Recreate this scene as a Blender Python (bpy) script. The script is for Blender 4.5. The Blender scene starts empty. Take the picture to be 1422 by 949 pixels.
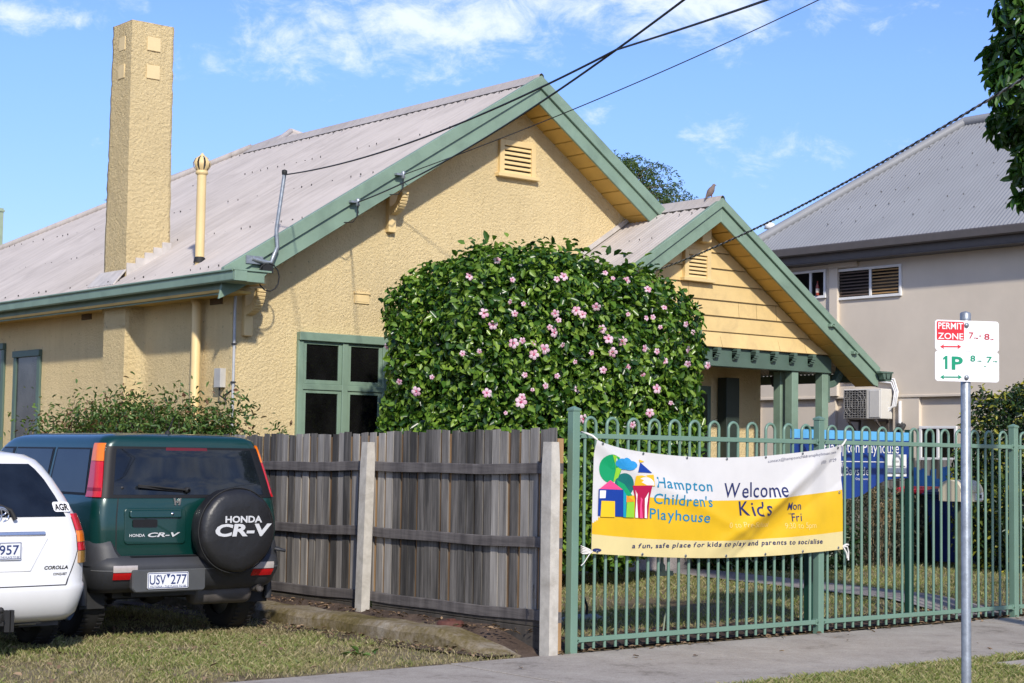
import bpy, math, random
import numpy as np
from mathutils import Vector, Matrix, noise
R = math.radians
random.seed(7)
rng = np.random.default_rng(11)
S = bpy.context.scene
COL = S.collection

# ------------------------------------------------------------------ camera
CAM_Z = 1.57
FPX = 2380.0                      # focal length in pixels of a 1422 px wide picture
AZ, PITCH, ROLL = R(50.4), math.atan((634 - 474.5) / 2380.0), R(0.87)
cw = Vector((math.cos(AZ) * math.cos(PITCH), math.sin(AZ) * math.cos(PITCH), math.sin(PITCH)))
r0 = Vector((math.sin(AZ), -math.cos(AZ), 0)); u0 = r0.cross(cw)
cr = r0 * math.cos(ROLL) + u0 * math.sin(ROLL)
cu_ = u0 * math.cos(ROLL) - r0 * math.sin(ROLL)
CAM = Vector((-9.234, -10.360, CAM_Z))
cam_d = bpy.data.cameras.new('camera'); cam = bpy.data.objects.new('camera', cam_d); COL.objects.link(cam)
cam.matrix_world = Matrix(((cr.x, cu_.x, -cw.x, CAM.x), (cr.y, cu_.y, -cw.y, CAM.y), (cr.z, cu_.z, -cw.z, CAM.z), (0, 0, 0, 1)))
cam_d.sensor_width = 36; cam_d.lens = FPX / 1422 * 36; cam_d.clip_start = 0.1; cam_d.clip_end = 3000
S.camera = cam

def ray(u, v):
    return cr * ((u - 711) / FPX) + cu_ * ((474.5 - v) / FPX) + cw
def atY(u, v, y):
    d = ray(u, v); return CAM + d * ((y - CAM.y) / d.y)
def atX(u, v, x):
    d = ray(u, v); return CAM + d * ((x - CAM.x) / d.x)
def atZ(u, v, z):
    d = ray(u, v); return CAM + d * ((z - CAM.z) / d.z)
def atD(u, v, dist):
    return CAM + ray(u, v) * dist

# ------------------------------------------------------------------ sky and sun
SUN = Vector((-0.205, -0.40, 0.305)).normalized()
SUN_EL = math.asin(SUN.z)
world = bpy.data.worlds.new('World'); S.world = world; world.use_nodes = True
wt = world.node_tree; wt.nodes.clear()
def wn(t, **k):
    n = wt.nodes.new(t)
    for a, b in k.items(): setattr(n, a, b)
    return n
sky = wn('ShaderNodeTexSky', sky_type='NISHITA', sun_disc=False, sun_elevation=SUN_EL,
         sun_rotation=math.atan2(SUN.x, SUN.y), air_density=1.0, dust_density=0.35, ozone_density=2.2, altitude=50)
bg = wn('ShaderNodeBackground'); bg.inputs['Strength'].default_value = 0.145
wo = wn('ShaderNodeOutputWorld')
tc = wn('ShaderNodeTexCoord')
def wmath(op, a, b=None, c=None):
    n = wn('ShaderNodeMath', operation=op)
    for i, x in enumerate((a, b, c)):
        if x is None: continue
        if isinstance(x, (int, float)): n.inputs[i].default_value = x
        else: wt.links.new(x, n.inputs[i])
    return n.outputs[0]
def cloud_noise(scale, stretch, detail, rough, off, rot=0.0):
    mp = wn('ShaderNodeMapping'); mp.inputs['Scale'].default_value = (1, 1, stretch)
    mp.inputs['Location'].default_value = off; mp.inputs['Rotation'].default_value = (rot, 0, 0)
    wt.links.new(tc.outputs['Generated'], mp.inputs['Vector'])
    nz = wn('ShaderNodeTexNoise'); nz.inputs['Scale'].default_value = scale
    nz.inputs['Detail'].default_value = detail; nz.inputs['Roughness'].default_value = rough
    nz.inputs['Distortion'].default_value = 0.35
    wt.links.new(mp.outputs[0], nz.inputs['Vector']); return nz.outputs['Fac']
n1 = cloud_noise(9.0, 2.0, 7, 0.62, (0.3, 0.1, 0.2))
n2 = cloud_noise(30.0, 1.7, 8, 0.66, (1.3, 0.7, 0.4), .25)
puff = wmath('ADD', wmath('MULTIPLY', n1, 0.4), wmath('MULTIPLY', n2, 0.75))
# cloud banks: where in the sky they hang (direction, angular size, density)
total = None
def bank(u, v, rx, ry, k, d=None):
    global total
    d = Vector(d).normalized() if d else ray(u, v).normalized()
    right = Vector((d.y, -d.x, 0)).normalized(); up = right.cross(d)
    def dotn(vec):
        n = wn('ShaderNodeVectorMath', operation='DOT_PRODUCT'); n.inputs[1].default_value = vec
        wt.links.new(tc.outputs['Generated'], n.inputs[0]); return n.outputs['Value']
    a = wmath('DIVIDE', dotn(right), rx); b = wmath('DIVIDE', dotn(up), ry)
    f = wmath('GREATER_THAN', dotn(d), 0.0)
    q = wmath('ADD', wmath('MULTIPLY', a, a), wmath('MULTIPLY', b, b))
    g = wmath('MULTIPLY', wmath('MULTIPLY', wmath('EXPONENT', wmath('MULTIPLY', q, -1.0)), k), f)
    total = g if total is None else wmath('ADD', total, g)
for bk in ((560, 50, .085, .020, .17), (350, 85, .045, .014, .16), (15, 22, .016, .010, .26), (690, 20, .05, .016, .12), (955, 18, .06, .020, .20),
           (985, 182, .028, .009, .18), (830, 165, .024, .012, .18), (1250, 205, .05, .01, .10), (1130, 200, .05, .012, .14), (100, 28, .03, .008, .20),
           (1150, -60, .12, .02, .12), (450, -90, .3, .05, .2)):
    bank(*bk)
bank(0, 0, .95, .42, .26, (-.55, -.75, .42)); bank(0, 0, .9, .5, .20, (.1, .35, .9)); bank(0, 0, .6, .3, .22, (-.95, .25, .35)); bank(0, 0, .7, .35, .25, (.7, -.6, .4))  # unseen banks behind the camera and overhead, added to whiten the ambient light
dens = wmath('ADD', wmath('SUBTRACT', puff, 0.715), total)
mr = wn('ShaderNodeMapRange', interpolation_type='SMOOTHSTEP'); mr.inputs['From Min'].default_value = 0.0; mr.inputs['From Max'].default_value = 0.30
wt.links.new(dens, mr.inputs['Value'])
hs = wn('ShaderNodeHueSaturation'); hs.inputs['Saturation'].default_value = 1.0; hs.inputs['Value'].default_value = 1.08
tint = wn('ShaderNodeMixRGB', blend_type='MULTIPLY'); tint.inputs[0].default_value = 1.0; tint.inputs[2].default_value = (.74, .87, 1.14, 1)
wt.links.new(sky.outputs[0], tint.inputs[1])
sepz = wn('ShaderNodeSeparateXYZ'); wt.links.new(tc.outputs['Generated'], sepz.inputs[0])
elr = wn('ShaderNodeMapRange'); elr.inputs['From Min'].default_value = 0.0; elr.inputs['From Max'].default_value = 0.22; wt.links.new(sepz.outputs['Z'], elr.inputs['Value'])
hz_ = wn('ShaderNodeMixRGB'); hz_.inputs[1].default_value = (.64, .56, .66, 1); hz_.inputs[2].default_value = (.80, .80, .90, 1); wt.links.new(elr.outputs[0], hz_.inputs[0])
tin2 = wn('ShaderNodeMixRGB', blend_type='MULTIPLY'); tin2.inputs[0].default_value = 1.0; wt.links.new(tint.outputs[0], tin2.inputs[1]); wt.links.new(hz_.outputs[0], tin2.inputs[2]); wt.links.new(tin2.outputs[0], hs.inputs['Color'])
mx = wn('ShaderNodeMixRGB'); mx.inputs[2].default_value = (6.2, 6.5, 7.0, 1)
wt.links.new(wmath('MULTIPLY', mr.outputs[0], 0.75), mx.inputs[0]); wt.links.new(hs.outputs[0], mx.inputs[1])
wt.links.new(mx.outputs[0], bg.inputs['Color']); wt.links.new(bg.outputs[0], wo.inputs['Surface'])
sl = bpy.data.lights.new('sun', 'SUN'); sl.energy = 3.7; sl.angle = R(2.0); sl.color = (1.0, 0.93, 0.82)
so = bpy.data.objects.new('sun', sl); COL.objects.link(so); so.location = (-20, -30, 25)
so.rotation_euler = SUN.to_track_quat('Z', 'Y').to_euler()
S.view_settings.view_transform = 'Standard'; S.view_settings.look = 'None'
S.view_settings.gamma = 1.0; S.view_settings.exposure = 0.32; S.view_settings.use_curve_mapping = False
S.cycles.max_bounces = 6; S.cycles.diffuse_bounces = 3; S.cycles.glossy_bounces = 3; S.cycles.transmission_bounces = 4; S.cycles.transparent_max_bounces = 6
S.cycles.caustics_reflective = False; S.cycles.caustics_refractive = False

# ------------------------------------------------------------------ mesh helpers
WM = {}                                # world matrix of every parent (kept by hand)
def tag(o, label=None, cat=None, group=None, kind=None):
    if label: o['label'] = label
    if cat: o['category'] = cat
    if group: o['group'] = group
    if kind: o['kind'] = kind
    return o
def thing(name, label, cat, loc=(0, 0, 0), rz=0.0, group=None):
    o = bpy.data.objects.new(name, None); COL.objects.link(o); o.empty_display_size = 0.2
    o.location = loc; o.rotation_euler = (0, 0, rz)
    WM[o.name] = Matrix.Translation(Vector(loc)) @ Matrix.Rotation(rz, 4, 'Z')
    return tag(o, label, cat, group)
def frame_of(d):
    d = d.normalized(); a = Vector((0, 0, 1)) if abs(d.z) < 0.95 else Vector((1, 0, 0))
    s = d.cross(a).normalized(); return s, s.cross(d).normalized()
class MB:
    def __init__(s): s.v = []; s.f = []; s.m = []; s.s = []
    def add(s, vs, fs, mi=0, smooth=False):
        b = len(s.v); s.v += [tuple(x) for x in vs]
        for f in fs: s.f.append(tuple(b + i for i in f)); s.m.append(mi); s.s.append(smooth)
        return s
    def box(s, x0, x1, y0, y1, z0, z1, mi=0):
        c = Vector(((x0 + x1) / 2, (y0 + y1) / 2, (z0 + z1) / 2))
        return s.obox(c, Vector(((x1 - x0) / 2, 0, 0)), Vector((0, (y1 - y0) / 2, 0)), Vector((0, 0, (z1 - z0) / 2)), mi)
    def obox(s, c, a, b, d, mi=0):
        c = Vector(c); a = Vector(a); b = Vector(b); d = Vector(d)
        vs = [c + i * a + j * b + k * d for k in (-1, 1) for j in (-1, 1) for i in (-1, 1)]
        fs = [(0, 2, 3, 1), (4, 5, 7, 6), (0, 1, 5, 4), (2, 6, 7, 3), (0, 4, 6, 2), (1, 3, 7, 5)]
        if a.cross(b).dot(d) < 0: fs = [f[::-1] for f in fs]
        return s.add(vs, fs, mi)
    def beam(s, p, q, w, h, mi=0, up=(0, 0, 1)):
        p = Vector(p); q = Vector(q); d = (q - p); u = Vector(up); sd = d.cross(u).normalized(); u = sd.cross(d).normalized()
        return s.obox((p + q) / 2, sd * w / 2, d / 2, u * h / 2, mi)
    def prism(s, poly, vec, mi=0):
        poly = [Vector(p) for p in poly]; vec = Vector(vec); n = len(poly)
        nrm = Vector((0, 0, 0))
        for i in range(n): nrm += poly[i].cross(poly[(i + 1) % n])
        if nrm.dot(vec) > 0: poly = poly[::-1]
        vs = poly + [p + vec for p in poly]
        fs = [tuple(range(n)), tuple(range(2 * n - 1, n - 1, -1))] + [(i, n + i, n + (i + 1) % n, (i + 1) % n) for i in range(n)]
        return s.add(vs, fs, mi)
    def tube(s, pts, r, n=8, mi=0, smooth=True, caps=True):
        pts = [Vector(p) for p in pts]; rs = r if isinstance(r, (list, tuple)) else [r] * len(pts)
        vs = []; N = len(pts); prev = None
        for i, p in enumerate(pts):
            d = (pts[min(i + 1, N - 1)] - pts[max(i - 1, 0)]).normalized()
            if prev is None: a, b = frame_of(d)
            else:
                a = (prev - d * prev.dot(d)); a = a.normalized() if a.length > 1e-6 else frame_of(d)[0]; b = a.cross(d).normalized()
            prev = a
            for k in range(n):
                t = 2 * math.pi * k / n; vs.append(p + (a * math.cos(t) + b * math.sin(t)) * rs[i])
        fs = []
        for i in range(N - 1):
            for k in range(n):
                k2 = (k + 1) % n; fs.append((i * n + k, (i + 1) * n + k, (i + 1) * n + k2, i * n + k2))
        s.add(vs, fs, mi, smooth)
        if caps:
            s.add(vs[:n], [tuple(range(n))], mi); s.add(vs[-n:], [tuple(range(n - 1, -1, -1))], mi)
        return s
    def lathe(s, prof, c=(0, 0, 0), axis=(0, 0, 1), n=24, mi=0, smooth=True):
        c = Vector(c); ax = Vector(axis).normalized(); a, b = frame_of(ax)
        vs = []
        for r, h in prof:
            for k in range(n):
                t = 2 * math.pi * k / n; vs.append(c + ax * h + (a * math.cos(t) + b * math.sin(t)) * r)
        fs = []
        for i in range(len(prof) - 1):
            for k in range(n):
                k2 = (k + 1) % n; fs.append((i * n + k, i * n + k2, (i + 1) * n + k2, (i + 1) * n + k)[::-1])
        return s.add(vs, fs, mi, smooth)
    def grid(s, P, mi=0, smooth=True, flip=False, mfun=None):
        nu, nv = len(P), len(P[0]); vs = [p for row in P for p in row]; b = len(s.v); s.v += [tuple(x) for x in vs]
        for i in range(nu - 1):
            for j in range(nv - 1):
                f = (b + i * nv + j, b + (i + 1) * nv + j, b + (i + 1) * nv + j + 1, b + i * nv + j + 1)
                s.f.append(f[::-1] if flip else f); s.m.append(mfun(i, j) if mfun else mi); s.s.append(smooth)
        return s
    def build(s, name, mats, parent=None, local=False, origin=None, bevel=0.0, seg=1):
        if not isinstance(mats, (list, tuple)): mats = [mats]
        vs = s.v
        if parent is not None and not local:
            inv = WM[parent.name].inverted(); vs = [tuple(inv @ Vector(p)) for p in vs]
        if origin is not None:
            o_ = Vector(origin); vs = [tuple(Vector(p) - o_) for p in vs]
        me = bpy.data.meshes.new(name); me.from_pydata(vs, [], s.f)
        for m in mats: me.materials.append(m)
        if len(mats) > 1: me.polygons.foreach_set('material_index', s.m)
        me.polygons.foreach_set('use_smooth', s.s); me.update()
        o = bpy.data.objects.new(name, me); COL.objects.link(o)
        if parent is not None: o.parent = parent; WM[o.name] = WM[parent.name]
        elif origin is not None: o.location = origin; WM[o.name] = Matrix.Translation(Vector(origin))
        else: WM[o.name] = Matrix.Identity(4)
        if bevel:
            bm_ = o.modifiers.new('bevel', 'BEVEL'); bm_.width = bevel; bm_.segments = seg; bm_.limit_method = 'ANGLE'; bm_.angle_limit = R(40)
        return o
def np_mesh(name, V, F, mat, parent=None, origin=None, smooth=False, attr=None):
    """big mesh from arrays: V (n,3), F (m,k)"""
    V = np.asarray(V, dtype=np.float32)
    if parent is not None:
        M = np.array(WM[parent.name].inverted()); V = V @ M[:3, :3].T + M[:3, 3]
    if origin is not None: V = V - np.array(origin)
    me = bpy.data.meshes.new(name); n, m, k = len(V), len(F), F.shape[1]
    me.vertices.add(n); me.vertices.foreach_set('co', V.astype(np.float32).ravel())
    me.loops.add(m * k); me.loops.foreach_set('vertex_index', F.astype(np.int32).ravel())
    me.polygons.add(m); me.polygons.foreach_set('loop_start', np.arange(0, m * k, k, dtype=np.int32))
    try: me.polygons.foreach_set('loop_total', np.full(m, k, dtype=np.int32))
    except Exception: pass
    me.materials.append(mat)
    if smooth: me.polygons.foreach_set('use_smooth', np.ones(m, dtype=bool))
    me.update(calc_edges=True); me.validate()
    o = bpy.data.objects.new(name, me); COL.objects.link(o)
    if parent is not None: o.parent = parent; WM[o.name] = WM[parent.name]
    elif origin is not None: o.location = origin; WM[o.name] = Matrix.Translation(Vector(origin))
    return o

# ------------------------------------------------------------------ lettering (built-in font turned into flat meshes)
def text_polys(txt, bold=0.0, shear=0.0):
    c = bpy.data.curves.new('lettering', 'FONT'); c.body = txt; c.size = 1.0; c.offset = bold; c.shear = shear; c.resolution_u = 3
    o = bpy.data.objects.new('lettering', c); COL.objects.link(o)
    dg = bpy.context.evaluated_depsgraph_get(); dg.update()
    me = bpy.data.meshes.new_from_object(o.evaluated_get(dg))
    V = [(v.co.x, v.co.y) for v in me.vertices]; F = [tuple(p.vertices) for p in me.polygons]
    bpy.data.objects.remove(o); bpy.data.curves.remove(c); bpy.data.meshes.remove(me)
    return V, F
def write(mb, txt, mapf, x, y, h, width=None, align='L', bold=0.0, shear=0.0, mi=0, wob=0.0, track=0.0):
    """letters with cap height h at (x, y) in the plane of mapf(x, y) -> 3D; width squeezes the line to fit"""
    k = h / 0.73
    chunks = []
    if wob or track:
        px = 0.0
        for ch in txt:
            if ch == ' ': px += 0.32; continue
            V, F = text_polys(ch, bold, shear + (random.uniform(-1, 1) * wob * 0.8))
            if not V: px += 0.3; continue
            x0 = min(v[0] for v in V); x1 = max(v[0] for v in V); dy = random.uniform(-1, 1) * wob * 0.14
            chunks.append(([(v[0] - x0 + px, v[1] + dy) for v in V], F)); px += x1 - x0 + 0.10 + track
        tw = px - 0.10 - track
    else:
        V, F = text_polys(txt, bold, shear); chunks = [(V, F)]
        x0 = min(v[0] for v in V); tw = max(v[0] for v in V) - x0; chunks = [([(v[0] - x0, v[1]) for v in V], F)]
    kx = k if width is None else width / tw
    off = {'L': 0, 'C': -tw * kx / 2, 'R': -tw * kx}[align]
    for V, F in chunks:
        mb.add([mapf(x + off + a * kx, y + b * k) for a, b in V], F, mi)
def plane_map(o, ux, uy, n=None, lift=0.0):
    o = Vector(o); ux = Vector(ux); uy = Vector(uy); l = Vector(n) * lift if n is not None else Vector((0, 0, 0))
    return lambda x, y: o + ux * x + uy * y + l

# ------------------------------------------------------------------ materials
def newmat(name):
    m = bpy.data.materials.new(name); m.use_nodes = True; t = m.node_tree
    return m, t, t.nodes['Principled BSDF']
def N(t, ty, **k):
    n = t.nodes.new(ty)
    for a, b in k.items():
        if a in n.inputs: n.inputs[a].default_value = b
        else: setattr(n, a, b)
    return n
def coords(t, scale=(1, 1, 1), kind='Object'):
    c = t.nodes.new('ShaderNodeTexCoord'); mp = t.nodes.new('ShaderNodeMapping'); mp.inputs['Scale'].default_value = scale
    t.links.new(c.outputs[kind], mp.inputs['Vector']); return mp.outputs[0]
def ramp(t, fac, stops):
    r = t.nodes.new('ShaderNodeValToRGB'); e = r.color_ramp.elements
    while len(e) < len(stops): e.new(0.5)
    for i, (p, c) in enumerate(stops): e[i].position = p; e[i].color = (*c, 1)
    t.links.new(fac, r.inputs[0]); return r.outputs[0]
def mul(c, k): return tuple(x * k for x in c)
def mixc(t, fac, a, b, mode='MIX'):
    n = t.nodes.new('ShaderNodeMixRGB'); n.blend_type = mode
    for i, x in ((0, fac), (1, a), (2, b)):
        if isinstance(x, (int, float)): n.inputs[i].default_value = x
        elif isinstance(x, tuple): n.inputs[i].default_value = (*x, 1)
        else: t.links.new(x, n.inputs[i])
    return n.outputs[0]
def noise_(t, vec, scale, detail=4, rough=.55, dist=0.0):
    n = N(t, 'ShaderNodeTexNoise', Scale=scale, Detail=detail, Roughness=rough, Distortion=dist); t.links.new(vec, n.inputs['Vector']); return n.outputs['Fac']
def bump(t, b, h, strength, dist):
    n = N(t, 'ShaderNodeBump', Strength=strength, Distance=dist); t.links.new(h, n.inputs['Height']); t.links.new(n.outputs[0], b.inputs['Normal']); return n
def plain(name, col, rough=.5, metal=0.0, var=.12, scale=6, bmp=0.0, bscale=60, coat=0.0, spec=.5, dirt=None):
    m, t, b = newmat(name); v = coords(t)
    f = noise_(t, v, scale, 5, .6)
    c = ramp(t, f, [(.3, mul(col, 1 - var)), (.7, mul(col, 1 + var))])
    if dirt:
        f2 = noise_(t, v, dirt[1], 6, .65, .4); k = ramp(t, f2, [(.48, (0, 0, 0)), (.72, (1, 1, 1))])
        c = mixc(t, k, c, dirt[0])
    t.links.new(c, b.inputs['Base Color'])
    b.inputs['Roughness'].default_value = rough; b.inputs['Metallic'].default_value = metal
    b.inputs['Specular IOR Level'].default_value = spec
    if coat: b.inputs['Coat Weight'].default_value = coat; b.inputs['Coat Roughness'].default_value = .04
    if bmp: bump(t, b, noise_(t, v, bscale, 4, .6), bmp, .01)
    return m
def stucco(name, col, scale=26, dist=.03):
    m, t, b = newmat(name); v = coords(t)
    n1 = noise_(t, v, scale, 8, .80, .15); n2 = noise_(t, v, scale * 2.3, 4, .7)
    vo = N(t, 'ShaderNodeTexVoronoi', Scale=scale * .9); t.links.new(v, vo.inputs['Vector'])
    k = N(t, 'ShaderNodeMath', operation='MULTIPLY_ADD'); t.links.new(n2, k.inputs[0]); k.inputs[1].default_value = .45; t.links.new(n1, k.inputs[2])
    h = N(t, 'ShaderNodeMath', operation='MULTIPLY_ADD'); t.links.new(vo.outputs['Distance'], h.inputs[0]); h.inputs[1].default_value = -.30; t.links.new(k.outputs[0], h.inputs[2])
    f = noise_(t, v, .9, 5, .6)
    c = ramp(t, f, [(.3, mul(col, .9)), (.7, mul(col, 1.06))])
    pit_shade = ramp(t, noise_(t, v, 16, 3, .6), [(.63, (0, 0, 0)), (.73, (1, 1, 1))])  # dark spots paint the shade in the roughcast pits
    c = mixc(t, mixc(t, .6, (0, 0, 0), pit_shade), c, mul(col, .42))
    st = ramp(t, noise_(t, coords(t, (7, 7, .55)), 1.0, 5, .65, .2), [(.46, (1, 1, 1)), (.70, (.84, .82, .78))]); c = mixc(t, .35, c, st, 'MULTIPLY')
    t.links.new(c, b.inputs['Base Color']); b.inputs['Roughness'].default_value = .9; b.inputs['Specular IOR Level'].default_value = .2
    bump(t, b, h.outputs[0], 1.0, dist)
    return m
def leafmat(name, cols, rough=.4, trans=.25, spec=.5):
    m, t, b = newmat(name)
    g = t.nodes.new('ShaderNodeNewGeometry')
    c = ramp(t, g.outputs['Random Per Island'], [(i / max(1, len(cols) - 1), c) for i, c in enumerate(cols)])
    t.links.new(c, b.inputs['Base Color']); b.inputs['Roughness'].default_value = rough; b.inputs['Specular IOR Level'].default_value = spec
    tr = t.nodes.new('ShaderNodeBsdfTranslucent'); t.links.new(mixc(t, 1.0, c, (1.2, 1.5, .5), 'MULTIPLY'), tr.inputs['Color'])
    ms = t.nodes.new('ShaderNodeMixShader'); ms.inputs[0].default_value = trans
    t.links.new(b.outputs[0], ms.inputs[1]); t.links.new(tr.outputs[0], ms.inputs[2])
    t.links.new(ms.outputs[0], t.nodes['Material Output'].inputs['Surface']); return m
def timber(name, stops, grain=(30, 30, 1.6), bmp=.5, isl=.35):
    m, t, b = newmat(name); v = coords(t, grain)
    g = t.nodes.new('ShaderNodeNewGeometry')
    off = N(t, 'ShaderNodeVectorMath', operation='SCALE'); cx = N(t, 'ShaderNodeCombineXYZ')
    for i in range(3): t.links.new(g.outputs['Random Per Island'], cx.inputs[i])
    t.links.new(cx.outputs[0], off.inputs[0]); off.inputs['Scale'].default_value = 40
    ad = N(t, 'ShaderNodeVectorMath', operation='ADD'); t.links.new(v, ad.inputs[0]); t.links.new(off.outputs[0], ad.inputs[1])
    f1 = noise_(t, ad.outputs[0], 1.0, 6, .7, .3)
    v2 = coords(t, (9, 9, .8)); ad2 = N(t, 'ShaderNodeVectorMath', operation='ADD'); t.links.new(v2, ad2.inputs[0]); t.links.new(off.outputs[0], ad2.inputs[1])
    f2 = noise_(t, ad2.outputs[0], 1.0, 4, .6, .2)
    a = N(t, 'ShaderNodeMath', operation='MULTIPLY_ADD'); t.links.new(f2, a.inputs[0]); a.inputs[1].default_value = .55
    a2 = N(t, 'ShaderNodeMath', operation='MULTIPLY_ADD'); t.links.new(f1, a2.inputs[0]); a2.inputs[1].default_value = .5
    a3 = N(t, 'ShaderNodeMath', operation='MULTIPLY_ADD'); t.links.new(g.outputs['Random Per Island'], a3.inputs[0]); a3.inputs[1].default_value = isl; a3.inputs[2].default_value = -.5 * isl
    t.links.new(a3.outputs[0], a2.inputs[2]); t.links.new(a2.outputs[0], a.inputs[2])
    c = ramp(t, a.outputs[0], stops); t.links.new(c, b.inputs['Base Color']); b.inputs['Roughness'].default_value = .85; b.inputs['Specular IOR Level'].default_value = .25
    bump(t, b, f1, bmp, .006); return m
def glassmat(name, col=(.012, .014, .016), rough=.04, spec=.5):
    m, t, b = newmat(name); v = coords(t)
    f = noise_(t, v, 3, 3); c = ramp(t, f, [(.3, mul(col, .6)), (.7, mul(col, 1.5))]); t.links.new(c, b.inputs['Base Color'])
    b.inputs['Roughness'].default_value = rough; b.inputs['Specular IOR Level'].default_value = spec
    return m

YEL = (.82, .65, .355)
M = {}
M['stucco'] = stucco('yellow_roughcast', YEL, 34, .028)
M['stucco_c'] = stucco('yellow_roughcast_coarse', YEL, 25, .040)
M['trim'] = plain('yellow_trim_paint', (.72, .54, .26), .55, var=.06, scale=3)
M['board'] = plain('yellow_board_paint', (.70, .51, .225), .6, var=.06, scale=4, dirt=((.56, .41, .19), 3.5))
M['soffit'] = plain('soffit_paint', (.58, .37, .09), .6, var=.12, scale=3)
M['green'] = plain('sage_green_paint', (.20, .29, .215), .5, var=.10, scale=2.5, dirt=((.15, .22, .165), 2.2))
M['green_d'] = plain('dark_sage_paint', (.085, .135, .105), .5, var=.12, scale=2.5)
M['roof'] = plain('weathered_roof_iron', (.46, .415, .38), .62, metal=0.0, var=.07, scale=.9, dirt=((.38, .34, .31), 1.6), spec=.35)
def streak_roof(name):
    m = M[name]; t = m.node_tree; b = t.nodes['Principled BSDF']; src = b.inputs['Base Color'].links[0].from_socket
    st = ramp(t, noise_(t, coords(t, (.45, 13, .45)), 1.0, 5, .7, .2), [(.30, (.80, .79, .78)), (.50, (1, 1, 1)), (.72, (1.10, 1.10, 1.10))])
    t.links.new(mixc(t, .85, src, st, 'MULTIPLY'), b.inputs['Base Color'])
streak_roof('roof')
M['screw_and_shade'] = plain('dark_screw_and_rib_shade', (.05, .045, .04), .7, var=.1)  # roof screws, and the blocks painted as shade under the cappings
M['lead'] = plain('lead_flashing', (.52, .48, .44), .6, var=.15, scale=8)
M['pane'] = glassmat('window_glass', (.006, .006, .006), .03)
M['pane_s'] = glassmat('side_window_glass', (.05, .05, .05), .15)
M['black'] = plain('black_rubber', (.012, .012, .012), .7, var=.2, scale=10)
M['dark'] = plain('dark_shade_metal', (.03, .03, .032), .6, var=.2)
M['steel'] = plain('galvanised_steel', (.30, .33, .36), .42, metal=.55, var=.22, scale=26, bmp=.08, bscale=90)
M['conc'] = plain('fence_post_concrete', (.50, .47, .41), .85, var=.12, scale=14, bmp=.35, bscale=120, dirt=((.36, .33, .28), 5))
M['fencegreen'] = plain('fence_green_powdercoat', (.145, .245, .185), .38, var=.07, scale=3)
M['signgreen'] = plain('bottle_green_paint', (.012, .055, .040), .35, var=.1)
M['white'] = plain('white_paint', (.78, .78, .77), .45, var=.04, scale=4)
M['nwall'] = plain('grey_beige_render', (.66, .58, .475), .85, var=.06, scale=1.1, bmp=.12, bscale=140)
M['nfascia'] = plain('charcoal_fascia', (.085, .075, .07), .5, var=.1)
M['nroof'] = plain('grey_roof_iron', (.26, .265, .272), .5, metal=0.0, var=.06, scale=1.2)
M['paling'] = timber('weathered_paling', [(.20, (.017, .016, .0155)), (.38, (.062, .058, .053)), (.54, (.162, .150, .136)), (.78, (.375, .35, .315))])
M['paling_b'] = timber('fresh_paling_edge', [(.25, (.10, .07, .045)), (.5, (.30, .18, .09)), (.75, (.50, .31, .15))])
M['rail'] = timber('weathered_rail', [(.25, (.03, .027, .027)), (.5, (.095, .085, .082)), (.8, (.22, .20, .185))], (30, 1.6, 30))
M['plinth'] = timber('wet_plinth_board', [(.25, (.012, .011, .010)), (.55, (.045, .040, .034)), (.85, (.11, .095, .08))], (20, 1.6, 20))
M['bark'] = plain('bark', (.11, .085, .06), .9, var=.35, scale=12, bmp=.6, bscale=40)
M['hib_leaf'] = leafmat('hibiscus_leaf', [(.010, .034, .007), (.024, .078, .011), (.065, .15, .018), (.16, .28, .034), (.25, .37, .055), (.040, .11, .018)], .30, .25)
M['shrub_leaf'] = leafmat('shrub_leaf', [(.03, .07, .015), (.07, .14, .03), (.14, .22, .05), (.08, .14, .03), (.18, .07, .04)], .45, .25)
M['dark_leaf'] = leafmat('dark_shrub_leaf', [(.008, .022, .008), (.018, .045, .012), (.03, .07, .015)], .4, .15)
M['var_leaf'] = leafmat('yellow_edged_leaf', [(.03, .07, .012), (.16, .18, .02), (.42, .38, .05)], .4, .2)
M['grey_leaf'] = leafmat('grey_shrub_leaf', [(.03, .035, .02), (.055, .06, .03), (.09, .08, .05)], .7, .1)
M['plume'] = leafmat('dry_plume', [(.30, .21, .12), (.45, .34, .21)], .8, .3)
M['feather_leaf'] = leafmat('feathery_leaf', [(.035, .075, .022), (.08, .14, .035), (.16, .23, .07)], .55, .3)
M['street_leaf'] = leafmat('street_tree_leaf', [(.015, .045, .010), (.04, .11, .02), (.09, .18, .035)], .35, .25)
M['petal'] = leafmat('pink_petal', [(.82, .50, .64), (.86, .62, .73), (.78, .40, .55)], .5, .3)
M['petal_c'] = plain('magenta_flower_eye', (.45, .03, .12), .5)
M['pistil'] = plain('flower_pistil', (.85, .62, .55), .5)
M['litter'] = leafmat('dry_fallen_leaf', [(.10, .06, .035), (.22, .14, .08), (.36, .25, .15)], .8, .1)
M['blue'] = plain('royal_blue_sign', (.010, .045, .235), .4, var=.06)
M['sky_blue'] = plain('sky_blue_stripe', (.12, .42, .72), .4, var=.04)
M['navy'] = plain('navy_ink', (.010, .018, .10), .6, var=.03)
M['teal'] = plain('teal_ink', (.0, .20, .36), .6, var=.03)
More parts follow.
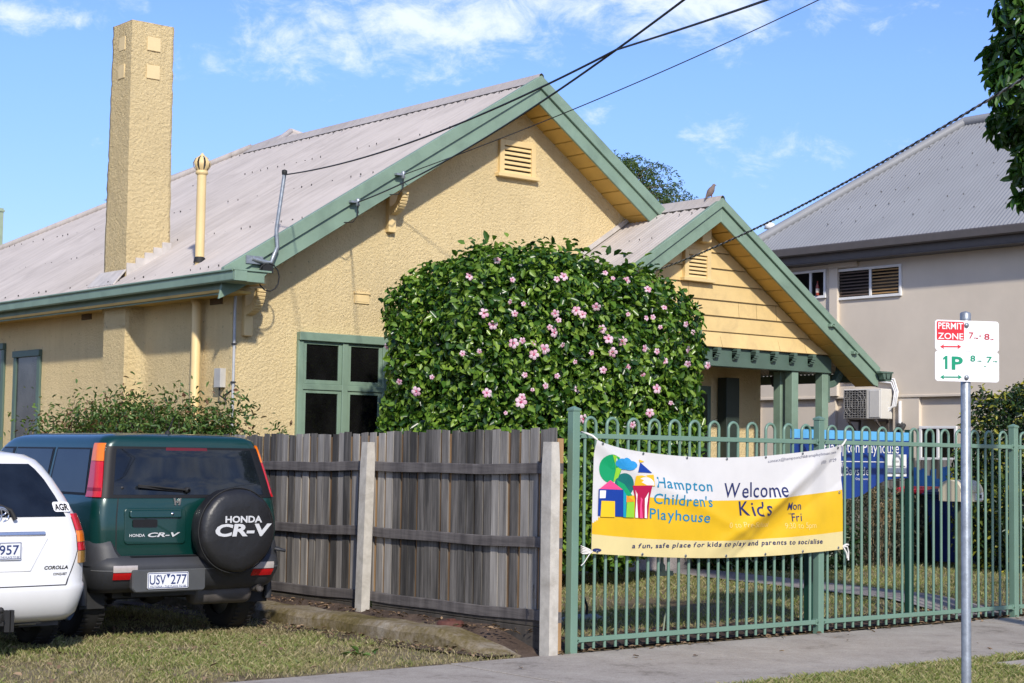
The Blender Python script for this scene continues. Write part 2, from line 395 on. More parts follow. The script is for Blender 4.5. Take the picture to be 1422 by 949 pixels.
# ================================================================== GROUND
def ground_mat(name, cols, scale, rough=.95, bmp=.6, bs=90):
    m, t, b = newmat(name); v = coords(t)
    f = noise_(t, v, scale, 8, .65, .3); f2 = noise_(t, v, scale * 9, 5, .7)
    a = N(t, 'ShaderNodeMath', operation='MULTIPLY_ADD'); t.links.new(f2, a.inputs[0]); a.inputs[1].default_value = .5; t.links.new(f, a.inputs[2])
    s = N(t, 'ShaderNodeMath', operation='SUBTRACT'); t.links.new(a.outputs[0], s.inputs[0]); s.inputs[1].default_value = .25
    n = len(cols); c = ramp(t, s.outputs[0], [(.28 + .44 * i / (n - 1), c) for i, c in enumerate(cols)])
    sp = ramp(t, noise_(t, v, bs * .55, 3, .8), [(.32, (.62, .62, .62)), (.5, (1, 1, 1)), (.7, (1.18, 1.18, 1.18))]); c = mixc(t, .8, c, sp, 'MULTIPLY')
    t.links.new(c, b.inputs['Base Color']); b.inputs['Roughness'].default_value = rough; b.inputs['Specular IOR Level'].default_value = .2
    bump(t, b, noise_(t, v, bs, 5, .7), bmp, .01); return m
M['soil'] = ground_mat('grassy_soil', [(.08, .06, .038), (.15, .115, .07), (.20, .165, .10), (.27, .22, .14)], 1.2)
M['bare'] = ground_mat('bare_soil', [(.05, .035, .027), (.085, .06, .045), (.14, .10, .075)], 2.0)
M['mulch'] = ground_mat('bark_mulch', [(.018, .013, .012), (.05, .035, .03), (.12, .085, .065)], 9, bmp=1.0, bs=50)
M['footpath'] = ground_mat('footpath_concrete', [(.20, .175, .145), (.33, .295, .255), (.37, .335, .29), (.42, .38, .33)], 1.6, .9, .35, 160)
M['path'] = ground_mat('garden_path_concrete', [(.20, .175, .17), (.27, .245, .235), (.32, .29, .28)], 1.5, .9, .3, 120)
M['kerb'] = ground_mat('mossy_kerb_concrete', [(.075, .06, .02), (.14, .11, .045), (.22, .18, .12), (.30, .27, .22)], 2.2, .9, .7, 60)
def LAWN(x, y):            # height of the front garden
    return 0.10 * min(1.0, max(0.0, (y - 0.15) / 1.1))
mb = MB(); mb.add([(-900, -900, -.05), (900, -900, -.05), (900, 900, -.05), (-900, 900, -.05)], [(0, 1, 2, 3)])
tag(mb.build('ground', M['soil']), kind='structure')
# driveway of worn grass beside the fence and the verge along the street
def sheet(name, x0, x1, y0, y1, zf, m, step=.12, amp=.012):
    nx = max(2, int((x1 - x0) / step)); ny = max(2, int((y1 - y0) / step))
    P = [[(x0 + (x1 - x0) * i / nx, y0 + (y1 - y0) * j / ny, 0) for j in range(ny + 1)] for i in range(nx + 1)]
    P = [[(x, y, zf(x, y) + amp * noise.noise((x * 1.7, y * 1.7, 3.3)) + .5 * amp * noise.noise((x * 5, y * 5, 8))) for x, y, z in row] for row in P]
    mb = MB(); mb.grid(P); return tag(mb.build(name, m), kind='structure')
sheet('driveway_grass_ground', -9.0, -.13, .02, 14, lambda x, y: -.005 - .03 * max(0, min(1, (.12 - y) / .1)), M['soil'])
sheet('verge_ground', -9, 8, -7, -2.1, lambda x, y: -.006, M['soil'])
sheet('front_garden_ground', -.14, 13.7, .03, 6.84, LAWN, M['soil'])
sheet('side_garden_ground', -.14, .85, 6.84, 14, lambda x, y: .1, M['bare'])
mb = MB()
for i, (a, b) in enumerate(((-9, -6.6), (-6.6, -3.6), (-3.6, -1.25), (-1.25, .95), (.95, 3.15), (3.15, 5.35), (5.35, 7.55), (7.55, 9.8))):
    mb.box(a + .010, b - .010, -2.1 + .03 * math.sin(i), -.03, -.12, .004 + .003 * math.sin(i * 2.3))
tag(mb.build('footpath', M['footpath'], bevel=.004), kind='structure')
mb = MB(); mb.box(-9, 9.8, -2.06, -.04, -.10, -.006); tag(mb.build('footpath_joint', M['bare']), kind='structure')
mb = MB(); mb.box(2.28, 4.3, -3.05, -2.32, -.1, .012); tag(mb.build('verge_slab', M['footpath'], bevel=.01), kind='structure')
# garden path from the gate to the porch
mb = MB(); P = []
for k in range(25):
    t = k / 24; y = .2 + 6.6 * t; xl = 5.42 + 1.16 * t; xr = 6.30 + 1.22 * t
    P.append([(xl, y, LAWN(0, y) + .026), (xr, y, LAWN(0, y) + .026)])
mb.grid(P, smooth=False, flip=True); tag(mb.build('garden_path', M['path']), kind='structure')
mb = MB(); P = []
for k in range(2):
    P.append([(-.1 + 6 * k * 0 + j * .25, .06 + k * (.55 + .25 * noise.noise((j * .5, 0, 0))), 0) for j in range(27)])
P = [[(x, y, LAWN(x, y) + .018) for x, y, z in r] for r in P]
mb.grid(P, smooth=False); tag(mb.build('mulch_bed', M['mulch']), kind='structure')
mb = MB(); pts = [(-.78, .10), (-1.02, 1.6), (-1.05, 3.6), (-.98, 6.0), (-.5, 6.0), (-.5, .10)]
mb.add([(x, y, .012 + .004 * math.sin(y * 3)) for x, y in pts], [tuple(range(6))][::1]); tag(mb.build('bare_strip', M['bare']), kind='structure')
mb = MB()
P = []
for k in range(33):
    t = k / 32; y = .12 + 6.2 * t; w0 = -.42 + .0 * t; h = .15 * min(1, (.02 + t * 9)) + .008 * math.sin(k * 1.7); w = .26 + .02 * math.sin(k * .9)
    x1 = w0 - w - .10 * t + .02 * math.sin(k * .8)
    P.append([(w0, y, -.05), (w0, y, h), (x1 + .05, y, h), (x1, y, h - .05), (x1 - .015, y, -.05)])
mb.grid(P, flip=False, smooth=False); mb.add(P[0], [(0, 1, 2, 3, 4)])
tag(mb.build('driveway_kerb', M['kerb'], bevel=.012), kind='structure')
mb = MB(); kh = lambda y: .15 * min(1, .02 + 9 * max(0, (y - .12) / 6.2))
mb.grid([[(x, .02 + .12 * i, kh(.02 + .12 * i) * (.8 + .3 * j / 4) - .012 + .03 * j / 4 * min(1, i / 4) + .015 * noise.noise((i * .5, j * .9, 2))) for j, x in enumerate((-.44, -.37, -.30, -.22, -.14))] for i in range(53)], flip=True)
tag(mb.build('soil_behind_kerb', M['bare']), kind='structure')

# ================================================================== THE YELLOW HOUSE
YW, YR, RX, RZ = 6.85, 6.40, 5.04, 6.48          # gable wall, rake plane, ridge
SL, SR = .624, .665
PYW, PYR, PX, PZ, PS = 5.80, 5.40, 7.40, 5.03, .640
XW = atY(322, 480, YW).x                          # left wall face
house = thing('house', 'yellow roughcast single storey house with green trim, gabled iron roof and tall chimney', 'house', (XW, YW, 0))
def zl(x): return RZ - SL * (RX - x)
def zr(x): return RZ - SR * (x - RX)
def zp(x): return PZ - PS * abs(x - PX)
XE = 9.80
mb = MB()
mb.prism([(XW, YW, 0), (XW, YW, zl(XW) - .10), (RX, YW, RZ - .10), (7.4, YW, zr(7.4) - .1), (XE, YW, zr(XE) - .12), (XE, YW, 0)], (0, .25, 0))
mb.box(XW, XE, YW + .252, 21, 0, zl(XW) - .14)
wall = mb.build('wall', M['stucco'], house)
# corrugated roof sheets
def corr_slope(mb, y0, y1, xlow, xtop, zf, pitch=.076, amp=.009, n=6, mi=0, sgn=1):
    """ribs run down the slope; xlow(y), xtop(y) give the ends of every rib"""
    ny = int((y1 - y0) / pitch * n); P = []
    for i in range(ny + 1):
        y = y0 + (y1 - y0) * i / ny; a = xlow(y); b = xtop(y); w = amp * math.cos(2 * math.pi * y / pitch)
        P.append([(a, y, zf(a) + w), (b, y, zf(b) + w)])
    mb.grid(P, mi, smooth=True, flip=(sgn > 0))
def screws(mb, y0, y1, xs, zf, step=.228, mi=1, keep=.62, xt=None):
    for x in xs:
        y = y0 + random.random() * step
        while y < y1:
            if random.random() < keep and (xt is None or x < xt(y) - .1):
                z = zf(x) + .012; r = random.uniform(.005, .010); mb.lathe([(r, -.01), (r, .012), (.001, .016)], (x + random.uniform(-.03, .03), y, z), n=6, mi=mi)
            y += step
HY = 13.6; HK = 4.6 / 7.9
def hip(y): return RX if y < HY else max(.45, RX - (y - HY) * HK)
mb = MB(); corr_slope(mb, YR + .02, 21.2, lambda y: .40, lambda y: hip(y) - .02, lambda x: zl(x) + .0)
screws(mb, YR + .15, 20, [.52, 1.55, 2.65, 3.75, 4.8], zl, xt=hip)
mb.build('roof', [M['roof'], M['screw_and_shade']], house)
mb = MB(); corr_slope(mb, YR + .02, 21.2, lambda y: 7.48, lambda y: RX + .02 if y < HY else RX + .02 + (y - HY) * .25, zr, sgn=-1)
mb.build('roof', [M['roof'], M['screw_and_shade']], house)
# back slope behind the hip
mb = MB(); mb.add([(RX, HY, RZ - .01), (.45, 21.5, 3.60), (8.0, 21.5, 3.6)], [(0, 2, 1)]); mb.build('roof', M['roof'], house)
mb = MB(); c0 = atY(404, 182, 15.5)
mb.add([c0, c0 + Vector((-2.4, -2.4, -1.25)), c0 + Vector((2.4, -2.4, -1.25)), c0 + Vector((2.4, 2.4, -1.25)), c0 + Vector((-2.4, 2.4, -1.25))], [(0, 1, 2), (0, 2, 3), (0, 3, 4), (0, 4, 1)])
for a in ((-2.4, -2.4), (2.4, -2.4)): mb.tube([c0, c0 + Vector((a[0], a[1], -1.25))], .05, 6)
mb.build('roof', M['roof'], house)
# ridge capping, the scalloped shadow under it built as dark blocks
mb = MB(); n = 9
def ridge_cap(mb, p, q, dx=.17, s0=SL, s1=SR, r=.035):
    p = Vector(p); q = Vector(q); prof = [(-dx, -dx * s0 + .006), (-.045, -.045 * s0 + .022), (-.03, .035), (0, .052), (.03, .035), (.045, -.045 * s1 + .022), (dx, -dx * s1 + .006)]
    P = [[Vector((e.x + a, e.y, e.z + b + .012)) for a, b in prof] for e in (p, q)]
    mb.grid(P, flip=True)
ridge_cap(mb, (RX, YR - .03, RZ), (RX, HY, RZ))
mb.tube([(RX, HY, RZ + .03), (.45, 21.5, 3.63)], .06, 8)
y = YR + .1
while y < HY:                                    # dark blocks paint the shaded rib mouths under the capping
    mb.box(RX - .19, RX - .165, y, y + .05, zl(RX - .18) - .005, zl(RX - .18) + .013, 1); y += .152
for k in range(60):
    t = (k + .5) / 60; p = Vector((RX, HY, RZ)).lerp(Vector((.45, 21.5, 3.6)), t); mb.box(p.x - .05, p.x - .02, p.y - .2, p.y - .14, p.z - .07, p.z - .03, 1)  # same dark blocks for the shade under the hip capping
mb.build('ridge_capping', [M['roof'], M['screw_and_shade']], house)
mb = MB()   # left eave soffit, dark under the sheets
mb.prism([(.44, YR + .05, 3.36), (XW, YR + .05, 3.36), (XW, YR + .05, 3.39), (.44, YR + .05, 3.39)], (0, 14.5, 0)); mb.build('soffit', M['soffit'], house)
# rake boards
def rake(mb, xa, za, xb, zb, y, d0, d1, depth_y, cut_l=None, mi=0):
    mb.prism([(xa, y, za - d0), (xb, y, zb - d0), (xb, y, zb - d1), (xa, y, za - d1)], (0, depth_y, 0), mi)
def barge(sgn):
    mb = MB()
    if sgn < 0:
        rake(mb, .42, zl(.42) + .035, RX, RZ + .035, YR - .035, 0, .17, .075)
        mb.prism([(.42, YR, zl(.42) - .12), (RX, YR, RZ - .12), (RX, YR, RZ - .335), (.62, YR, zl(.62) - .335), (.38, YR, zl(.38) - .30)], (0, .035, 0))
    else:
        rake(mb, RX, RZ + .035, 7.36, zr(7.36) + .035, YR - .035, 0, .17, .075)
        mb.prism([(RX, YR, RZ - .12), (7.36, YR, zr(7.36) - .12), (7.13, YR, zr(7.13) - .335), (RX, YR, RZ - .335)], (0, .035, 0))
    return mb.build('barge_board', M['green'], house, bevel=.005)
barge(-1); barge(1)
mb = MB()   # soffit lining boards of the gable (laid across the slope)
def lining(mb, x0, x1, zf, drop, y0, y1, w=.20):
    n = max(1, int(abs(x1 - x0) / w)); 
    for i in range(n):
        a = x0 + (x1 - x0) * i / n; b = x0 + (x1 - x0) * (i + 1) / n; e = (b - a) * .045
        mb.prism([(a + e, y0, zf(a + e) - drop), (b - e, y0, zf(b - e) - drop), (b - e, y0, zf(b - e) - drop + .02), (a + e, y0, zf(a + e) - drop + .02)], (0, y1 - y0, 0))
lining(mb, .82, RX, zl, .30, YR + .04, YW); lining(mb, RX, 7.4, zr, .30, YR + .04, YW)
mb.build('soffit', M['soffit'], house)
# eave gutter along the driveway side, returned round the corner
mb = MB(); gz = 3.585
gprof = [(.02, -.135), (0, -.12), (-.0, -.03), (-.02, -.02), (-.02, 0), (.0, 0), (.012, -.02), (.03, -.1), (.10, -.1), (.11, -.01), (.125, -.01), (.125, -.135)]
P = [[(.36 + a - .02, y, gz + b) for a, b in gprof] for y in (6.03, 21)]
mb.grid(P, smooth=False); mb.add(P[0], [tuple(range(len(gprof)))])
mb.prism([(.345, 6.03, gz), (.80, 6.03, gz - .0), (.74, 6.03, gz - .06), (.74, 6.03, gz - .135), (.36, 6.03, gz - .135)], (0, .30, 0))
mb.box(.33, .82, 6.01, 6.05, gz - .018, gz + .004); mb.box(.342, .50, 6.0, 6.026, gz - .133, gz - .02)
mb.build('gutter', M['green'], house, bevel=.004)
mb = MB(); mb.box(.47, .50, YR + .05, 20.5, 3.34, 3.56); mb.build('fascia_board', M['green'], house)
# chimney: breast on the side wall and shaft above the roof
mb = MB(); CX0, CX1, CY0, CY1, CT = .66, 1.27, 9.22, 9.84, 7.02
mb.prism([(CX0, CY0, 3.3), (CX1, CY0, 3.3), (CX1, CY1, 3.3), (CX0, CY1, 3.3)], (0, 0, .001))
top = [(CX0 - .01, CY0 + .01, CT), (CX1 - .03, CY0 + .01, CT - .0), (CX1 - .03, CY1 - .09, CT), (CX0 - .01, CY1 - .09, CT)]
bot = [(CX0, CY0, 3.3), (CX1, CY0, 3.3), (CX1, CY1, 3.3), (CX0, CY1, 3.3)]
nz_ = 60; nn = 14; ring = []
for k in range(nz_ + 1):
    t = k / nz_; row = []
    for e in range(4):
        for i in range(nn):
            s = i / nn; a = Vector(bot[e]).lerp(Vector(top[e]), t); b = Vector(bot[(e + 1) % 4]).lerp(Vector(top[(e + 1) % 4]), t); p = a.lerp(b, s)
            c = Vector(((CX0 + CX1) / 2, (CY0 + CY1) / 2, p.z)); j = .010 * noise.noise(p * 9) + .006 * noise.noise(p * 23)
            row.append(p + (p - c).normalized() * j)
    ring.append(row + [row[0]])
mb.v = []; mb.f = []; mb.m = []; mb.s = []
mb.grid(ring, smooth=True); mb.add([Vector(p) - Vector((0, 0, .004)) for p in top], [(0, 1, 2, 3)])
chim = mb.build('chimney', M['stucco_c'], house)
M['patch'] = plain('smooth_plaster_patch', (.70, .55, .30), .9, var=.05)
for z in (6.30, 6.66):
    mb = MB(); mb.box(.865, 1.05, CY0 - .011, CY0 + .01, z, z + .175); mb.build('plaster_patch', M['patch'], chim, bevel=.004)
    mb = MB(); mb.box(CX0 - .018, CX0 + .01, CY0 + .18, CY0 + .34, z, z + .175); mb.build('plaster_patch', M['patch'], chim, bevel=.004)
mb = MB()
for i in range(5):
    x = CX0 + .005 + i * .122; z = zl(x) + .02; mb.box(x, x + .124, CY0 - .022, CY0 - .002 + .01, z - .05, z + .15)
mb.prism([(CX0 - .02, CY0 - .03, zl(CX0) + .09), (CX0 - .02, CY1 + .03, zl(CX0) + .09), (CX0 - .20, CY1 + .06, zl(CX0 - .2) + .012), (CX0 - .20, CY0 - .06, zl(CX0 - .2) + .012)], (.01, 0, -.02))
mb.build('flashing', M['lead'], chim, bevel=.003)
mb = MB(); bx = .60   # breast with a curved fillet that dies into the wall
P = []
for z in np.linspace(0, 3.42, 30):
    row = [(bx, 9.66, z), (bx, 9.08, z)]
    for k in range(1, 9):
        a = k / 8 * math.pi / 2; f = .05 + .22 * max(0, min(1, (z - 2.2) / 1.2)) * 0 + .16 * max(0, 1 - abs(z - 2.4) / .9)
        row.append((bx + (XW - bx) * math.sin(a), 9.08 - f * (1 - math.cos(a)) - .02, z))
    P.append([(XW + .02, 9.66, z)] + row)
mb.grid(P, smooth=False, flip=False); mb.build('chimney_breast', M['stucco_c'], house)
# vent stack with onion cowl
vp = Vector((.74, atX(277, 361, .74).y, 0)); vt = atX(278, 217, .74).z
pipe = MB(); pipe.lathe([(.055, zl(.74) - .1), (.055, vt - .20)], (vp.x, vp.y, 0), n=16); pb = pipe.build('vent_pipe', M['trim'], house)
mb = MB(); mb.lathe([(.05, -.24), (.075, -.22), (.075, -.2), (.06, -.17)], (vp.x, vp.y, vt), n=16)
for k in range(8):
    a = k * math.pi / 4 + .2; d = Vector((math.cos(a), math.sin(a), 0)); t_ = Vector((-d.y, d.x, 0))
    prof = [(.055, -.19, .018), (.095, -.13, .026), (.10, -.09, .028), (.075, -.035, .02), (.02, 0, .006)]
    mb.grid([[Vector((vp.x, vp.y, vt + h)) + d * r - t_ * w, Vector((vp.x, vp.y, vt + h)) + d * (r + .008), Vector((vp.x, vp.y, vt + h)) + d * r + t_ * w] for r, h, w in prof], flip=True)
mb.lathe([(.03, -.01), (.026, .008), (.014, .016), (.014, .026), (.001, .032)], (vp.x, vp.y, vt), n=12)
mb.lathe([(.06, -.19), (.085, -.12), (.06, -.03)], (vp.x, vp.y, vt), n=12, mi=1)
mb.build('vent_cowl', [M['trim'], M['dark']], pb)
mb = MB(); mb.lathe([(.07, -.03), (.066, .03), (.056, .045)], (vp.x, vp.y, zl(.74) + .02), (.15, 0, 1), n=14); mb.build('vent_collar', M['black'], pb)
dp = atX(272, 480, XW - .09)
mb = MB(); mb.tube([(dp.x, dp.y, .1), (dp.x, dp.y, 3.30), (dp.x + .0, dp.y + .10, 3.42)], .055, 14); mb.build('downpipe', M['trim'], house)
cd = atY(322.5, 480, YW - .02)
mb = MB(); mb.tube([(XW + .012, YW - .03, .3), (XW + .012, YW - .03, 3.5)], .017, 8)
for z in (1.9, 2.36, 2.8): mb.box(XW - .01, XW + .034, YW - .055, YW - .005, z, z + .02, 1)
mb.build('conduit', [plain('grey_conduit', (.42, .43, .44), .5), M['dark']], house)
mx_ = atX(304, 525, XW - .05)
mb = MB(); mb.box(XW - .075, XW, mx_.y - .07, mx_.y + .07, mx_.z - .11, mx_.z + .11); mb.tube([(XW - .04, mx_.y, mx_.z - .11), (XW - .05, mx_.y - .02, mx_.z - .2), (XW - .03, mx_.y - .15, mx_.z - .26), (XW - .02, YW + .1, mx_.z - .2), (XW, YW - .01, mx_.z - .15)], .01, 6, mi=1)
mb.build('meter_box', [plain('grey_plastic_box', (.47, .46, .43), .6), M['black']], house, bevel=.008)
# eave vents under the gutter
for u, v in ((120, 437), (300, 415), (33, 435)):
    p = atX(u, v, XW - .01); mb = MB(); mb.box(XW - .012, XW + .01, p.y - .14, p.y + .14, p.z - .07, p.z + .07)
    for k in range(4): mb.box(XW - .024, XW - .008, p.y - .12, p.y + .12, p.z - .055 + k * .03, p.z - .04 + k * .03)
    mb.build('eave_vent', plain('brown_eave_vent', (.13, .085, .04), .7), house)
# curved eave brackets on the gable wall
def bracket(x, z, m=M['trim'], yw=YW, k=1.0):
    mb = MB(); w = .055
    mb.box(x - w, x + w, yw - .075, yw + .01, z - .42 * k, z + .12)
    pts = []
    for i in range(11):
        a = i / 10 * math.pi / 2; pts.append((yw - .07 - .27 * k * math.sin(a) * 1.0, z - .10 * k + .27 * k * (1 - math.cos(a))))
    for (y0, z0), (y1, z1) in zip(pts[:-1], pts[1:]): mb.beam((x, y0, z0), (x, y1, z1), .10, .10, up=(1, 0, 0))
    mb.box(x - w, x + w, yw - .36, yw, z + .20, z + .29)
    return mb.build('eave_bracket', m, house, bevel=.006)
b1 = atY(344, 415, YW); b2 = atY(541, 283, YW)
bracket(b1.x - .02, b1.z - .06, k=.9); bracket(b2.x, b2.z - .02, k=.82)
# gable louvre vent
def louvre(x0, x1, z0, z1, y, m, n, parent, sill=True, name='gable_vent'):
    mb = MB(); f = .075
    mb.box(x0, x0 + f, y - .05, y + .01, z0, z1); mb.box(x1 - f, x1, y - .05, y + .01, z0, z1); mb.box(x0 + f, x1 - f, y - .05, y + .01, z1 - f, z1)
    if sill: mb.box(x0 - .045, x1 + .045, y - .085, y + .01, z0 - .045, z0)
    mb.box(x0 + f, x1 - f, y - .0045, y + .01, z0, z1 - f, 1)
    o = mb.build(name, [m, M['black']], parent, bevel=.004); mb = MB()
    for k in range(n):
        ph = (z1 - f - z0) / n; zc = z0 + ph * (k + .42); mb.obox(((x0 + x1) / 2, y - .026, zc), ((x1 - x0) / 2 - f, 0, 0), (0, .006, ph * .30), (0, -.005, .003))
    mb.build('louvre_slats', m, o); return o
a = atY(692, 193, YW); b = atY(741, 250, YW); louvre(a.x, b.x, b.z + .02, a.z, YW, M['trim'], 6, house)
a = atY(492, 407, YW); b = atY(512, 423, YW)
mb = MB(); mb.box(a.x, b.x, YW - .016, YW + .01, b.z, a.z); mb.box(a.x - .01, b.x + .01, YW - .03, YW + .01, a.z - .01, a.z + .012); mb.box(a.x + .02, b.x - .02, YW - .02, YW + .01, b.z + .02, a.z - .025); mb.build('wall_vent', M['trim'], house, bevel=.003)
# front casement window of the gable wall, partly behind the hibiscus
wa = atY(412, 461, YW); W0, WZ1, WZ0 = wa.x, wa.z, 1.12; W1 = W0 + 1.93
win = MB(); f = .075; yo = YW - .055
win.box(W0, W1, yo - .03, YW, WZ1 - .10, WZ1); win.box(W0, W0 + f, yo, YW, WZ0, WZ1 - .10); win.box(W1 - f, W1, yo, YW, WZ0, WZ1 - .10)
win.box(W0 - .03, W1 + .03, yo - .04, YW, WZ0 - .07, WZ0)
zt = atY(440, 538, YW).z; win.box(W0 + f, W1 - f, yo + .002, YW, zt - .035, zt + .035)
nx = [W0 + f + (W1 - W0 - 2 * f) * i / 3 for i in range(4)]
for x in nx[1:3]: win.box(x - .04, x + .04, yo - .002, YW, WZ0, WZ1 - .10)
wo_ = win.build('window', M['green'], house, bevel=.006)
for i in range(3):
    for (z0, z1) in ((WZ0, zt - .035), (zt + .035, WZ1 - .10)):
        x0 = nx[i] + (.04 if i else 0); x1 = nx[i + 1] - (.04 if i < 2 else 0); s = .05; mb = MB()
        for q in ((x0, x0 + s, z0, z1), (x1 - s, x1, z0, z1), (x0 + s, x1 - s, z0, z0 + s), (x0 + s, x1 - s, z1 - s * .8, z1)): mb.box(q[0], q[1], yo + .018, YW - .004, q[2], q[3])
        mb.build('sash', M['green'], wo_, bevel=.004)
        mb = MB(); mb.box(x0 + s, x1 - s, YW - .018, YW - .006, z0 + s, z1 - s * .8); mb.build('pane', M['pane'], wo_)
# side windows under the left eave
for u0, u1, v in ((22, 59, 487), (-52, 9, 480)):
    p = atX(u0, v, XW); q = atX(u1, v, XW); y1, y0, zt_ = p.y, q.y, (p.z + q.z) / 2; z0 = 1.0; x = XW - .035; mb = MB()
    mb.box(x - .02, XW, y0, y1, zt_ - .09, zt_); mb.box(x, XW, y0, y0 + .10, z0, zt_ - .09); mb.box(x, XW, y1 - .10, y1, z0, zt_ - .09); mb.box(x, XW, y0 + .1, y1 - .1, z0, z0 + .08); mb.box(x - .05, XW, y0 - .04, y1 + .04, z0 - .06, z0)
    o = mb.build('window', M['green_d'], house, bevel=.005)
    mb = MB(); mb.box(XW - .014, XW - .004, y0 + .1, y1 - .1, z0 + .08, zt_ - .09); mb.build('pane', M['pane_s'], o)

# ---------------------------------------------------------------- porch gable
def porch_sheet(sgn):
    mb = MB()
    if sgn < 0: corr_slope(mb, PYR + .02, YW, lambda y: 4.05, lambda y: PX - .02, zp)
    else: corr_slope(mb, PYR + .02, 20.5, lambda y: 10.78, lambda y: PX + .02, zp, sgn=-1)
    if sgn < 0: screws(mb, PYR + .15, YW, [5.6, 6.5, 7.1], zp, keep=.6)
    return mb.build('porch_roof', [M['roof'], M['screw_and_shade']], house)
porch_sheet(-1); porch_sheet(1)
mb = MB(); ridge_cap(mb, (PX, PYR - .03, PZ), (PX, YW + .6, PZ), s0=PS, s1=PS)
y = PYR + .1
while y < YW: mb.box(PX - .19, PX - .165, y, y + .05, zp(PX - .18) - .005, zp(PX - .18) + .013, 1); y += .152  # dark blocks as painted shade under the porch capping
mb.build('ridge_capping', [M['roof'], M['screw_and_shade']], house)
mb = MB(); zz = lambda x: zp(x) + .03      # lead valley where the porch roof meets the wall
mb.prism([(4.2, YW - .03, zz(4.2)), (PX - .1, YW - .03, zz(PX - .1)), (PX - .1, YW - .03, zz(PX - .1) + .07), (4.2, YW - .03, zz(4.2) + .07)], (0, .035, 0)); mb.build('flashing', M['lead'], house)
for sgn in (-1, 1):
    mb = MB(); xe = 4.05 if sgn < 0 else 10.72
    rake(mb, xe, zp(xe) + .03, PX, PZ + .03, PYR - .035, 0, .12, .07)
    xi = xe - sgn * .10
    mb.prism([(xe, PYR, zp(xe) - .085), (PX, PYR, PZ - .085), (PX, PYR, PZ - .29), (xi, PYR, zp(xi) - .29), (xe, PYR, zp(xe) - .25)], (0, .035, 0))
    mb.build('barge_board', M['green'], house, bevel=.005)
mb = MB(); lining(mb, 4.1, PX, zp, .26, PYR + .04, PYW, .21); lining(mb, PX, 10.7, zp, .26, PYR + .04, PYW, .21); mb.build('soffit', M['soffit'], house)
ZB = atY(1060, 487, PYW).z          # foot of the shingled gable
mb = MB(); nC = 7; dz = (PZ - .3 - ZB) / 7.6
for k in range(9):
    z0 = ZB + k * dz; z1 = min(z0 + dz + .012, PZ - .30)
    if z0 >= PZ - .34: break
    hw0 = (PZ - .27 - z0) / PS; hw1 = max(.01, (PZ - .27 - z1) / PS); fl = .05 if k == 0 else 0
    a = [(PX - hw0, PYW - .022 - fl, z0), (PX + hw0, PYW - .022 - fl, z0), (PX + hw1, PYW - .004, z1), (PX - hw1, PYW - .004, z1)]
    mb.prism(a, (0, .02, .0)); mb.box(PX - hw0 + .02, PX + hw0 - .02, PYW - .027 - fl, PYW - .005, z0 - .007, z0 - .001, 1)  # dark strip under each course paints the shadow line of the lap
mb.prism([(PX - 2.7, PYW + .02, ZB), (PX + 2.7, PYW + .02, ZB), (PX, PYW + .02, PZ - .3)], (0, .05, 0))
x = PX - 2.6
while x < PX + 2.6:                 # shingle joints
    for k in range(7):
        z0 = ZB + k * dz; xx = x + random.uniform(-.1, .1); hw = (PZ - .27 - z0 - dz) / PS
        if abs(xx - PX) < hw - .05 and random.random() < .22:
            f_ = .05 if k == 0 else 0
            mb.prism([(xx, PYW - .0245 - f_, z0), (xx + .004, PYW - .0245 - f_, z0), (xx + .004, PYW - .0065, z0 + dz), (xx, PYW - .0065, z0 + dz)], (0, .01, 0), 1)
    x += .34
mb.build('shingle_cladding', [M['board'], plain('shingle_joint_and_lap_shade', (.20, .13, .05), .8)], house)
a = atY(949, 345, PYW - .03); b = atY(985, 389, PYW - .03); louvre(a.x, b.x, b.z, a.z + .0, PYW - .02, M['trim'], 6, house)
l0 = atY(978, 327, PYW - .1)
mb = MB(); mb.box(l0.x - .09, l0.x + .09, PYW - .16, PYW - .02, l0.z - .10, l0.z + .09); mb.build('junction_box', M['trim'], house, bevel=.01)
# beam, dentils, posts
BZ1, BZ0 = ZB - .012, atY(1060, 513, PYW).z
BXR = 10.12
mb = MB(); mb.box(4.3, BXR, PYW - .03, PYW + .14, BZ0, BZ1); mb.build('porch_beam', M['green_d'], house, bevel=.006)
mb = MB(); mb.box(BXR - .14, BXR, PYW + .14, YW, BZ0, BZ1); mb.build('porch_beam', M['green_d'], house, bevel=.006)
for u in (994, 1021, 1047, 1074, 1100, 1126):
    for du in (0,):
        p = atY(u, 490, PYW - .06); mb = MB()
        for i in range(5):
            a0 = i / 5 * 1.5; mb.box(p.x - .035, p.x + .035, PYW - .13 + .10 * (1 - math.cos(a0)), PYW - .025, BZ1 - .025 - .13 * math.sin(a0) * .85 - .022, BZ1 - .002 - .13 * math.sin(a0) * .8)
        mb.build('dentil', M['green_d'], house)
px1 = atY(1100, 550, PYW).x; px2 = atY(1142, 550, PYW).x
for x, y in ((px1, PYW), (px2, PYW), (px1, PYW + .22), (4.42, PYW), (5.1, PYW)):
    mb = MB(); mb.box(x, x + .135, y, y + .135, .1, BZ0); mb.build('porch_post', M['green'], house, bevel=.006)
bx2 = px2 + .135                      # curved bracket towards the eave
mb = MB(); mb.box(bx2, bx2 + .06, PYW + .02, PYW + .11, BZ0 - .42, BZ0 + .25)
pts = [(bx2 + .05 + .30 * math.sin(i / 10 * math.pi / 2), BZ0 - .16 + .33 * (1 - math.cos(i / 10 * math.pi / 2))) for i in range(11)]
for (x0, z0), (x1, z1) in zip(pts[:-1], pts[1:]): mb.beam((x0, PYW + .065, z0), (x1, PYW + .065, z1), .09, .10, up=(0, 1, 0))
mb.build('eave_bracket', M['green_d'], house, bevel=.005)
mb = MB(); mb.box(bx2, 10.55, PYW + .01, PYW + .12, BZ0 + .26, BZ0 + .35); mb.build('porch_beam', M['green_d'], house)
